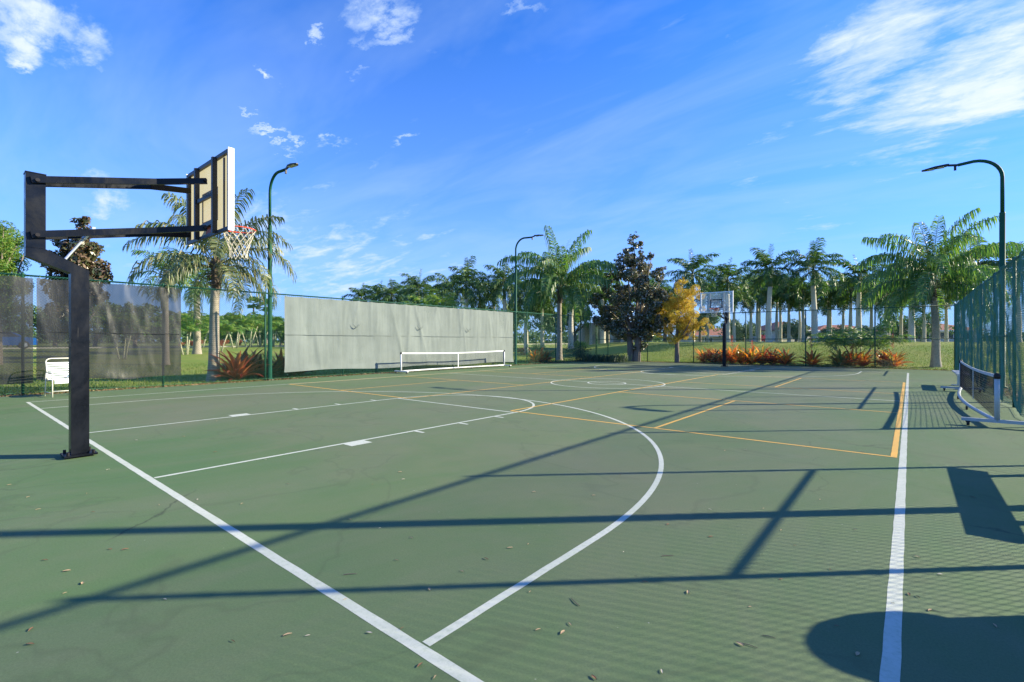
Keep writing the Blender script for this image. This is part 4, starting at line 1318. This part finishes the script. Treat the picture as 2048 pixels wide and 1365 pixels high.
for i, (u, D, vt, wp) in enumerate([(1030, 62, 600, 90), (1085, 56, 590, 110), (1150, 58, 585, 110), (1215, 52, 560, 120), (1330, 60, 575, 120), (1290, 56, 540, 90), (1400, 75, 620, 90), (970, 66, 605, 90), (905, 68, 606, 90), (840, 70, 612, 90), (775, 72, 615, 80), (725, 74, 618, 60)]):
    lb = ['dark tree behind the far green lamp post', 'dark tree left of the corner queen palm', 'dark tree behind the corner queen palm', 'dark tree between corner queen palm and magnolia',
          'dark tree between magnolia and golden cypress', 'dark tree behind the magnolia', 'tree low behind the far backboard', 'dark tree mass above the right end of the pale windscreen', 'dark tree below the palm crowns right of the windscreen middle',
          'dark tree below the yellow-green palm', 'dark tree left of the yellow-green palm', 'dark tree at the left end of the row above the pale windscreen'][i]
    round_tree(u, D, vt, wp, lb, 300+i, 'oak', GM, n=5200, size=.30, bot=2.2 if i < 7 else 1.2)
for i, (u, D, vt, wp, lb) in enumerate([(1592, 88, 640, 70, 'rounded tree behind the fence post between the two tall royal palms'), (1812, 80, 634, 130, 'spreading oak behind the tiled roof at the right'),
                                        (1905, 90, 650, 70, 'dark tree at the right end of the lawn near the fence corner'), (1487, 85, 648, 90, 'rounded green tree right of the far hoop post'),
                                        (1745, 95, 655, 80, 'low tree behind the areca palm clump'), (1545, 100, 652, 60, 'small tree above the pink bloom'), (1665, 100, 655, 60, 'low tree between the second tall palm and the areca clump')]):
    round_tree(u, D, vt, wp, lb, 400+i, 'far_leaf' if i != 1 else 'oak', 'trees in front of the distant houses', n=3600, size=.42, bot=.8)

# shrubs at the corner and small bushes
def bush(u, D, w_, h_, label, seed, m='shrub', n=900, size=.09, name='shrub', dz=0):
    p = at(u, D); p.z = tz(p.x, p.y)
    rg = np.random.default_rng(seed)
    bl = np.array([(rg.uniform(-.5, .5)*w_*.7, rg.uniform(-.35, .35)*w_*.7, h_*rg.uniform(.25, .7), h_*rg.uniform(.28, .42)) for k in range(10)])
    o = empty(name, p, label, 'shrub')
    b_ = MB()
    for k in range(6): b_.tube([(bl[k, 0]*.3, bl[k, 1]*.3, -.1), tuple(bl[k, :3])], [.02, .008], 5)
    b_.build('stems', M['bark'], o)
    quads(leaf_quads(bl, n, size, rg)).build('foliage', M[m], o)
    return o
bush(1152, 33.2, 1.6, 1.5, 'loose grey-purple shrub at the far left fence corner', 501, n=1500, m='shrub')
bush(1080, 45, 2.2, 1.0, 'low dark bush on the bank behind the orange bromeliads at the corner', 502, m='oak', n=1500)
bush(1161, 44, 1.4, .9, 'trimmed green bush left of the beige building', 503, m='areca_leaf', n=1500)
bush(1045, 43, 1.4, .8, 'rusty low bush on the bank by the far lamp post', 504, m='brom_red', n=700)
bush(1523, 70, 2.6, 1.1, 'magenta flowering bougainvillea in front of the distant house', 505, m='pink', n=1500, size=.14)
bush(388, 60, 5.0, .9, 'low red flower bed left of the queen palm trunk across the lawn', 506, m='brom_red', n=1600, size=.14)
bush(452, 62, 6.0, .9, 'low red flower bed right of the queen palm trunk across the lawn', 507, m='brom_red', n=1600, size=.14)
bush(1690, 27.0, 1.6, .7, 'low green shrub beneath the areca palm clump', 508, m='oak', n=900)
def tuft(u, D, label, seed, w_=1.2, h_=.5, n=160):
    p = at(u, D); p.z = tz(p.x, p.y)
    rg = np.random.default_rng(seed); V = []
    for k in range(n):
        x, y = rg.uniform(-.5, .5, 2)*w_; a = rg.uniform(0, 6.28); l = h_*rg.uniform(.6, 1.2)
        dx, dy = math.cos(a)*l*.5, math.sin(a)*l*.5; wx, wy = -math.sin(a)*.012, math.cos(a)*.012
        V.append([(x-wx, y-wy, -.03), (x+wx, y+wy, -.03), (x+dx*.6+wx, y+dy*.6+wy, l*.75), (x+dx+wx*.2, y+dy+wy*.2, l)])
    o = quads(np.array(V)).build('grass_tuft', M['shrub']); o.location = p
    tag(o, label, 'ornamental grass', 'dark strappy tufts behind the far left fence corner')
for i, (u, D) in enumerate([(1172, 32.4), (1190, 32.2), (1208, 32.0), (1222, 31.8), (1238, 32.0)]):
    tuft(u, D, 'dark strappy tuft behind the far fence left of the magnolia, %s from the left' % ORD[i], 520+i)


# bromeliads -----------------------------------------------------------
def bromeliad(loc, r, n, m, rg, label, group, spike=0.0, up=.55):
    o = empty('bromeliad', loc, label, 'bromeliad', group, rg.uniform(0, 6))
    b_ = MB(); nseg = 6
    for k in range(n):
        q = k/n; a = k*2.39996+rg.uniform(-.2, .2)
        e0 = R(80-62*q+rg.uniform(-8, 8)); L_ = r*rg.uniform(.85, 1.2)*(1.15-.35*q); wd = r*.085*rg.uniform(.8, 1.2)
        p = Vector((math.cos(a)*.03, math.sin(a)*.03, .02)); P = []
        drp = R(rg.uniform(35, 80))
        for i in range(nseg+1):
            s_ = i/nseg; e = e0-drp*s_**1.5
            h = Vector((math.cos(a), math.sin(a), 0)); t = h*math.cos(e)+Vector((0, 0, math.sin(e)))
            sd_ = Vector((-math.sin(a), math.cos(a), 0)); u2 = sd_.cross(t)
            ww = wd*(1.0+.5*math.sin(math.pi*s_*.8))*(1-s_**4)*.5+.001
            P += [tuple(p-sd_*ww-u2*ww*.45), tuple(p), tuple(p+sd_*ww-u2*ww*.45)]
            p = p+t*(L_/nseg)
        fc = []
        for i in range(nseg):
            j = i*3; fc += [(j, j+3, j+4, j+1), (j+1, j+4, j+5, j+2)]
        b_.add(P, fc)
    b_.build('leaves', m, o, smooth=True)
    if spike:
        b_ = MB(); b_.tube([(0, 0, .1), (.03, 0, spike*.6), (.05, .02, spike)], .008, 5); st = b_.build('flower_stalk', M['plume'], o)
        V = []
        for k in range(150):
            z = rg.uniform(spike*.62, spike*1.06); a = rg.uniform(0, 6.28); rr = .20*(1-(z-spike*.62)/(spike*.5))*rg.uniform(.1, 1)
            c = Vector((.04+math.cos(a)*rr, math.sin(a)*rr, z+rr*.4)); dv = Vector((math.cos(a), math.sin(a), .8)).normalized()*.04; sv = Vector((-math.sin(a), math.cos(a), 0))*.011
            V.append([tuple(c-sv), tuple(c+sv), tuple(c+dv+sv), tuple(c+dv-sv)])
        quads(np.array(V)).build('bloom', M['plume'], st)
    return o


rg = np.random.default_rng(77)
GB = 'orange bromeliads along the outside of the far fence'
far_b = [(1408, 31.0, .95, 0), (1428, 30.6, 1.0, 0), (1447, 30.3, .95, 0), (1466, 30.0, 1.05, 1.65), (1483, 29.4, 1.0, 0), (1503, 28.8, 1.1, 1.35), (1523, 28.6, 1.05, 0), (1545, 28.4, .95, 0),
         (1571, 27.7, .95, 0), (1623, 27.0, .90, 1.55), (1680, 26.4, .95, 0), (1703, 26.2, .95, 1.45), (1725, 26.0, .85, 0), (1768, 25.6, .85, 0), (1787, 25.4, .95, 1.65), (1438, 31.2, .9, 0)]
words = ['first from the left', 'second from the left', 'directly left of the far hoop post', 'right behind the hoop post, with salmon plume', 'just right of the far hoop post',
         'left of the second fence post, with a plume leaning over', 'right of the second fence post', 'fourth clump right of the far hoop', 'before the tall royal palm gap, glowing orange',
         'alone before the second tall royal palm, pink plume', 'dark maroon one left of the areca clump', 'under the areca palm clump, with a faded plume', 'just left of the right-hand fence post',
         'just right of the right-hand fence post', 'last at the right, with a pink plume', 'set back behind the leftmost ones']
for i, (u, D, r, sp) in enumerate(far_b):
    p = at(u, D-.15 if D > 26 else D)
    p.y = max(p.y, FY+.55+.25*math.sin(i*2.3)); p.z = tz(p.x, p.y)
    bromeliad(p, r*1.04, 56, [M['brom_orange'], M['brom_mixed'], M['brom_orange'], M['brom_red']][(i*7+i//3) % 4], rg, 'bromeliad by the far fence, '+words[i], GB, sp*1.0)
for i, (u, D, r) in enumerate([(1078, 30.0, .85), (1092, 30.4, .95), (1108, 30.8, .9)]):
    p = at(u, D); p.x = min(p.x, FXL-.7); p.z = tz(p.x, p.y)
    bromeliad(p, r, 46, M['brom_orange'], rg, 'orange bromeliad at the far left fence corner, '+['left of three', 'middle of three', 'right of three beside the palm trunk'][i], 'orange bromeliads at the far left corner', 0)
for i, (u, D, r) in enumerate([(458, 17.2, .8), (474, 17.0, 1.15), (497, 17.9, 1.1), (520, 18.3, .95), (541, 18.6, .9), (562, 19.0, 1.0), (584, 19.4, .95), (600, 20.0, .9)]):
    p = at(u, D); p.x = min(p.x, FXL-.5); p.z = tz(p.x, p.y)
    bromeliad(p, r, 44, M['brom_red'], rg, 'maroon bromeliad behind the left fence, '+['small one at the foot of the queen palm', 'largest, sprawling rosette right of the queen palm', 'upright one left of the fence post', 'low one just left of the fence post',
              'between fence post and lamp pole', 'just right of the lamp pole', 'partly behind the edge of the pale windscreen', 'hidden behind the pale windscreen'][i], 'maroon bromeliads along the left fence', 0)


# ------------------------------------------------------------------ distant wood, grass, litter
rg = np.random.default_rng(5)
cent = []
for u in np.arange(-500, 2700, 9.0):
    D = rg.uniform(125, 165); p = at(u, D)
    vt = 655 if u > 1000 else 648
    top = hz(vt+rg.uniform(-4, 10), D)
    for k in range(3):
        r = rg.uniform(1.6, 3.0)
        cent.append((p.x+rg.uniform(-2, 2), p.y+rg.uniform(-2, 2), max(1.5, top-r-rg.uniform(0, 1)*2.2*k), r))
V = leaf_quads(np.array(cent), 42000, .9, rg, aspect=.7)
tag(quads(V).build('distant_woods', M['far_leaf']), 'band of distant trees along the horizon', 'woods', kind='stuff')

# grass blades on the lawns close to the fences
V = []
cand = rg.uniform(0, 1, (52000, 3))
for (a, b, c) in cand:
    if a < .55:
        x = FXL-.15-12*b**1.6; y = -3+33*c
    elif a < .97:
        x = -11+24*c; y = FY+.15+10*b**1.4
    else:
        x = FXR+.3+3*b; y = 3+26*c
    z = tz(x, y); h_ = rg.uniform(.03, .09); an = rg.uniform(0, 6.28)
    wx, wy = math.cos(an)*.012, math.sin(an)*.012; lx, ly = rg.normal(size=2)*.02
    V.append([(x-wx, y-wy, z-.01), (x+wx, y+wy, z-.01), (x+wx*.3+lx, y+wy*.3+ly, z+h_), (x-wx*.3+lx, y-wy*.3+ly, z+h_)])
tag(quads(np.array(V)).build('grass', M['blade']), 'short lawn grass outside the fences', 'grass', kind='stuff')
V = []
for k in range(9000):
    a = rg.uniform()
    if a < .55:
        x = -9.60-abs(rg.normal())*.28+.06; y = rg.uniform(-4, 29)
    elif a < .85:
        x = rg.uniform(-9.5, 9.5); y = 28.95+abs(rg.normal())*.35-.06
    else:
        x = 9.55+abs(rg.normal())*.3; y = rg.uniform(2, 29)
    z = max(.004, tz(x, y)+.004) if (abs(x) < 9.6 and y < 28.9) else max(-.01, tz(x, y))+rg.uniform(.004, .03)
    an = rg.uniform(0, 6.28); l = rg.uniform(.02, .055); w_ = l*.35; ca, sa = math.cos(an), math.sin(an); t1, t2 = rg.uniform(0, .02, 2)
    V.append([(x-ca*l, y-sa*l, z), (x+sa*w_, y-ca*w_, z+t1), (x+ca*l, y+sa*l, z+t2), (x-sa*w_, y+ca*w_, z)])
tag(quads(np.array(V)).build('leaf_litter', M['litter']), 'dry brown leaf litter gathered along the court edges', 'leaf litter', kind='stuff')

# single dead leaves lying on the court
mb = MB()
P = []
for i in range(7):
    s_ = i/6; x = -.5+s_; w_ = .17*math.sin(math.pi*min(1, s_*.9+.03)); z = .10*math.sin(s_*3.0)+.03
    P += [(x, -w_, z+.06), (x, 0, z-.02), (x, w_, z+.09)]
mb.add(P, [f for i in range(6) for f in ((i*3, i*3+3, i*3+4, i*3+1), (i*3+1, i*3+4, i*3+5, i*3+2))])
lm = [mat('dry_leaf_tan', (.40, .28, .16), .8), mat('dry_leaf_brown', (.20, .10, .05), .8), mat('dry_leaf_pale', (.50, .44, .34), .8)]
leafs = []
for m_ in lm:
    me = mb.build('fallen_leaf', m_); leafs.append(me)
spots = [(76, 1020), (186, 1025), (165, 1168), (530, 920), (745, 970), (822, 1077), (1020, 1097), (466, 1284), (575, 1271), (615, 1273), (840, 1332), (870, 1356), (1376, 1186), (1336, 1050),
         (924, 1144), (1247, 1105), (1188, 1357), (1480, 1290), (1527, 1018), (1590, 1092), (1834, 1115), (1880, 1150), (1818, 1190), (1860, 1222), (1990, 1253), (1945, 995), (1450, 902), (1105, 912), (1240, 950),
         (800, 945), (1068, 985), (1562, 1160), (1500, 1215), (395, 1000), (250, 1100), (690, 1200), (1140, 1250), (1660, 1140), (1710, 1060), (1420, 1020), (1725, 905), (1180, 880), (600, 860), (430, 905), (700, 1040), (330, 1200),
         (1290, 1165), (1060, 1185), (1640, 1000), (60, 1290)]
spots += [(random.uniform(10, 2040), 790+560*random.random()**1.3) for _ in range(45)]
nd = [0, 0, 0]
for i, (u, v) in enumerate(spots):
    k = [0, 1, 0, 2, 1, 0][i % 6]
    o = leafs[k] if nd[k] == 0 else leafs[k].copy()
    if nd[k]: C.objects.link(o)
    nd[k] += 1
    p = gp(u, v); o.location = (p.x, p.y, .003); s_ = random.uniform(.018, .040) if v > 950 else .04
    o.scale = (s_, s_*random.uniform(.5, 1.2), s_*.6); o.rotation_euler = (0, 0, random.uniform(0, 6.28))
    tag(o, ['small tan dry leaf lying on the green court', 'small dark brown dry leaf lying on the green court', 'small pale curled dry leaf lying on the green court'][k], 'leaf', 'dry leaves scattered on the court')
tw = mb = MB(); tw.tube([(-.5, 0, .03), (-.1, .05, .05), (.5, -.02, .03)], [.03, .035, .02], 5)
t0 = tw.build('twig', M['bark'])
for i, (u, v) in enumerate([(1500, 1293), (1868, 1223), (1335, 1113), (1538, 1275), (1150, 1205), (700, 1150)]):
    o = t0 if i == 0 else t0.copy()
    if i: C.objects.link(o)
    p = gp(u, v); o.location = (p.x, p.y, .002); s_ = random.uniform(.05, .09); o.scale = (s_, s_, s_*.8); o.rotation_euler = (0, 0, random.uniform(0, 3.1))
    tag(o, 'thin dark twig lying on the green court', 'twig', 'twigs on the court')


# ------------------------------------------------------------------ distant houses, street lamps, car
def house(label, u, D, wd, dp, hw, hr, rz, wall, wins, cols=0):
    p = at(u, D); p.z = tz(p.x, p.y)-.1
    o = empty('house', p, label, 'house', None, rz)
    b_ = MB(); b_.box((0, 0, hw/2), (wd, dp, hw)); b_.build('wall', M[wall], o)
    if hr > 0:
        ov = .6; a, c = wd/2+ov, dp/2+ov; rl = max(.5, wd/2-dp/2)
        V = [(-a, -c, hw+.02), (a, -c, hw+.02), (a, c, hw+.02), (-a, c, hw+.02), (-rl, 0, hw+hr), (rl, 0, hw+hr),
             (-a, -c, hw-.16), (a, -c, hw-.16), (a, c, hw-.16), (-a, c, hw-.16)]
        b_ = MB(); b_.add(V, [(0, 1, 5, 4), (1, 2, 5), (2, 3, 4, 5), (3, 0, 4), (6, 7, 1, 0), (7, 8, 2, 1), (8, 9, 3, 2), (9, 6, 0, 3), (9, 8, 7, 6)]); b_.build('roof', M['tile'], o)
        b_ = MB(); b_.box((0, -c-.03, hw-.09), (2*a, .05, .22)); b_.build('gutter', M['white_frame'], o)
    for (x, z, ww, hh) in wins:
        b_ = MB(); b_.box((x, -dp/2-.02, z), (ww+.2, .08, hh+.2)); f = b_.build('window', M['white_frame'], o)
        b_ = MB(); b_.box((x, -dp/2-.055, z), (ww, .04, hh)); b_.build('pane', M['glass'], f)
    for k in range(cols):
        b_ = MB(); xx = -wd/2+wd*(k+.5)/cols; b_.box((xx, -dp/2-.35, hw/2), (.35, .35, hw-.02)); b_.build('column', M['stucco_w'], o)
    return o
fz = YAW*-1
house('beige building with pale pilasters behind the far left corner, left of the magnolia', 1222, 62, 7.6, 6, 3.4, 0, fz, 'stucco', [(-.9, 1.6, .9, 1.4), (2.2, 1.6, 1.0, 1.4)], 6)
house('distant cream house with red tiled roof behind the first tall royal palm', 1562, 95, 9, 7, 2.3, 1.7, fz+.25, 'stucco_w', [(-2.5, 1.3, 1.4, 1.1), (1.8, 1.3, 1.8, 1.1)])
house('distant low house with red roof right of the second tall royal palm', 1672, 105, 13, 8, 2.2, 1.5, fz, 'stucco_w', [(-4, 1.3, 1.6, 1.1), (0, 1.2, 1.2, 1.3), (4, 1.3, 1.6, 1.1)])
house('long house with terracotta roof and dark openings behind the weeping queen palm', 1852, 85, 12, 8, 2.0, 1.35, fz-.1, 'stucco_w', [(-3.6, 1.1, 2.4, 1.1), (.2, 1.1, 2.4, 1.1), (3.8, 1.1, 1.6, 1.1)])
house('distant pinkish house left of the far hoop post', 1425, 100, 12, 8, 2.3, 1.6, fz+.1, 'stucco', [(-3, 1.3, 1.6, 1.1), (3, 1.3, 1.6, 1.1)])
for (u, D, vt, lb) in ((1786, 62, 617, 'thin street lamp with a globe top between areca clump and white palm trunk'), (1516, 66, 622, 'thin street lamp with a globe top left of the tall royal palm'), (500, 100, 628, 'thin distant street lamp left of the fan palms')):
    p = at(u, D); p.z = tz(p.x, p.y); h_ = hz(vt, D)-p.z
    o = empty('street_lamp', p, lb, 'street lamp')
    b_ = MB(); b_.lathe([(.10, 0), (.10, .4), (.05, .5), (.045, h_-.35)], 8); b_.build('pole', M['lamp_head'], o)
    b_ = MB(); b_.lathe([(.10, h_-.35), (.20, h_-.2), (.22, h_-.05), (.12, h_+.08), (.01, h_+.14)], 10); b_.build('globe', M['lens'], o)

p = at(0, 40); p.z = tz(p.x, p.y)+.02
o = empty('parked_car', p, 'blue parked car seen through the black windscreen at the left edge', 'car', None, R(90))
prof = [(-2.15, .45), (-2.1, .78), (-1.55, .92), (-1.2, .95), (-.55, 1.38), (.7, 1.40), (1.35, 1.0), (2.05, .90), (2.18, .60), (2.15, .30), (-2.1, .28)]
def extr(prof, hw, top_in=.0):
    V = [(x, -hw+(top_in if z > 1.1 else 0), z) for x, z in prof]+[(x, hw-(top_in if z > 1.1 else 0), z) for x, z in prof]; k = len(prof)
    return V, [tuple(range(k)), tuple(range(2*k-1, k-1, -1))]+[(i, i+k, (i+1) % k+k, (i+1) % k) for i in range(k)]
b_ = MB(); b_.add(*extr(prof, .88, .16)); body = b_.build('body', M['car_blue'], o)
for sy in (-1, 1):
    b_ = MB(); b_.add([(-1.0, sy*.885, .98), (-.5, sy*.80, 1.32), (.62, sy*.80, 1.33), (1.15, sy*.885, 1.0)], [(0, 1, 2, 3)]); b_.build('side_window', M['glass'], o)
    for xx in (-1.35, 1.35):
        b_ = MB(); b_.tube([(xx, sy*.72, .32), (xx, sy*.93, .32)], .32, 16); wh = b_.build('wheel', M['rubber'], o)
        b_ = MB(); b_.tube([(xx, sy*.92, .32), (xx, sy*.945, .32)], .19, 12); b_.build('rim', M['alu'], wh)
b_ = MB(); b_.add([(1.30, -.72, 1.03), (1.30, .72, 1.03), (.74, .70, 1.39), (.74, -.70, 1.39)], [(0, 1, 2, 3)]); b_.build('windscreen_glass', M['glass'], o)
b_ = MB(); b_.add([(-1.17, -.72, .98), (-1.17, .72, .98), (-.60, .70, 1.37), (-.60, -.70, 1.37)], [(3, 2, 1, 0)]); b_.build('rear_window', M['glass'], o)
for sy in (-1, 1):
    b_ = MB(); b_.box((2.14, sy*.66, .72), (.08, .32, .13)); b_.build('headlight', M['lens'], o)
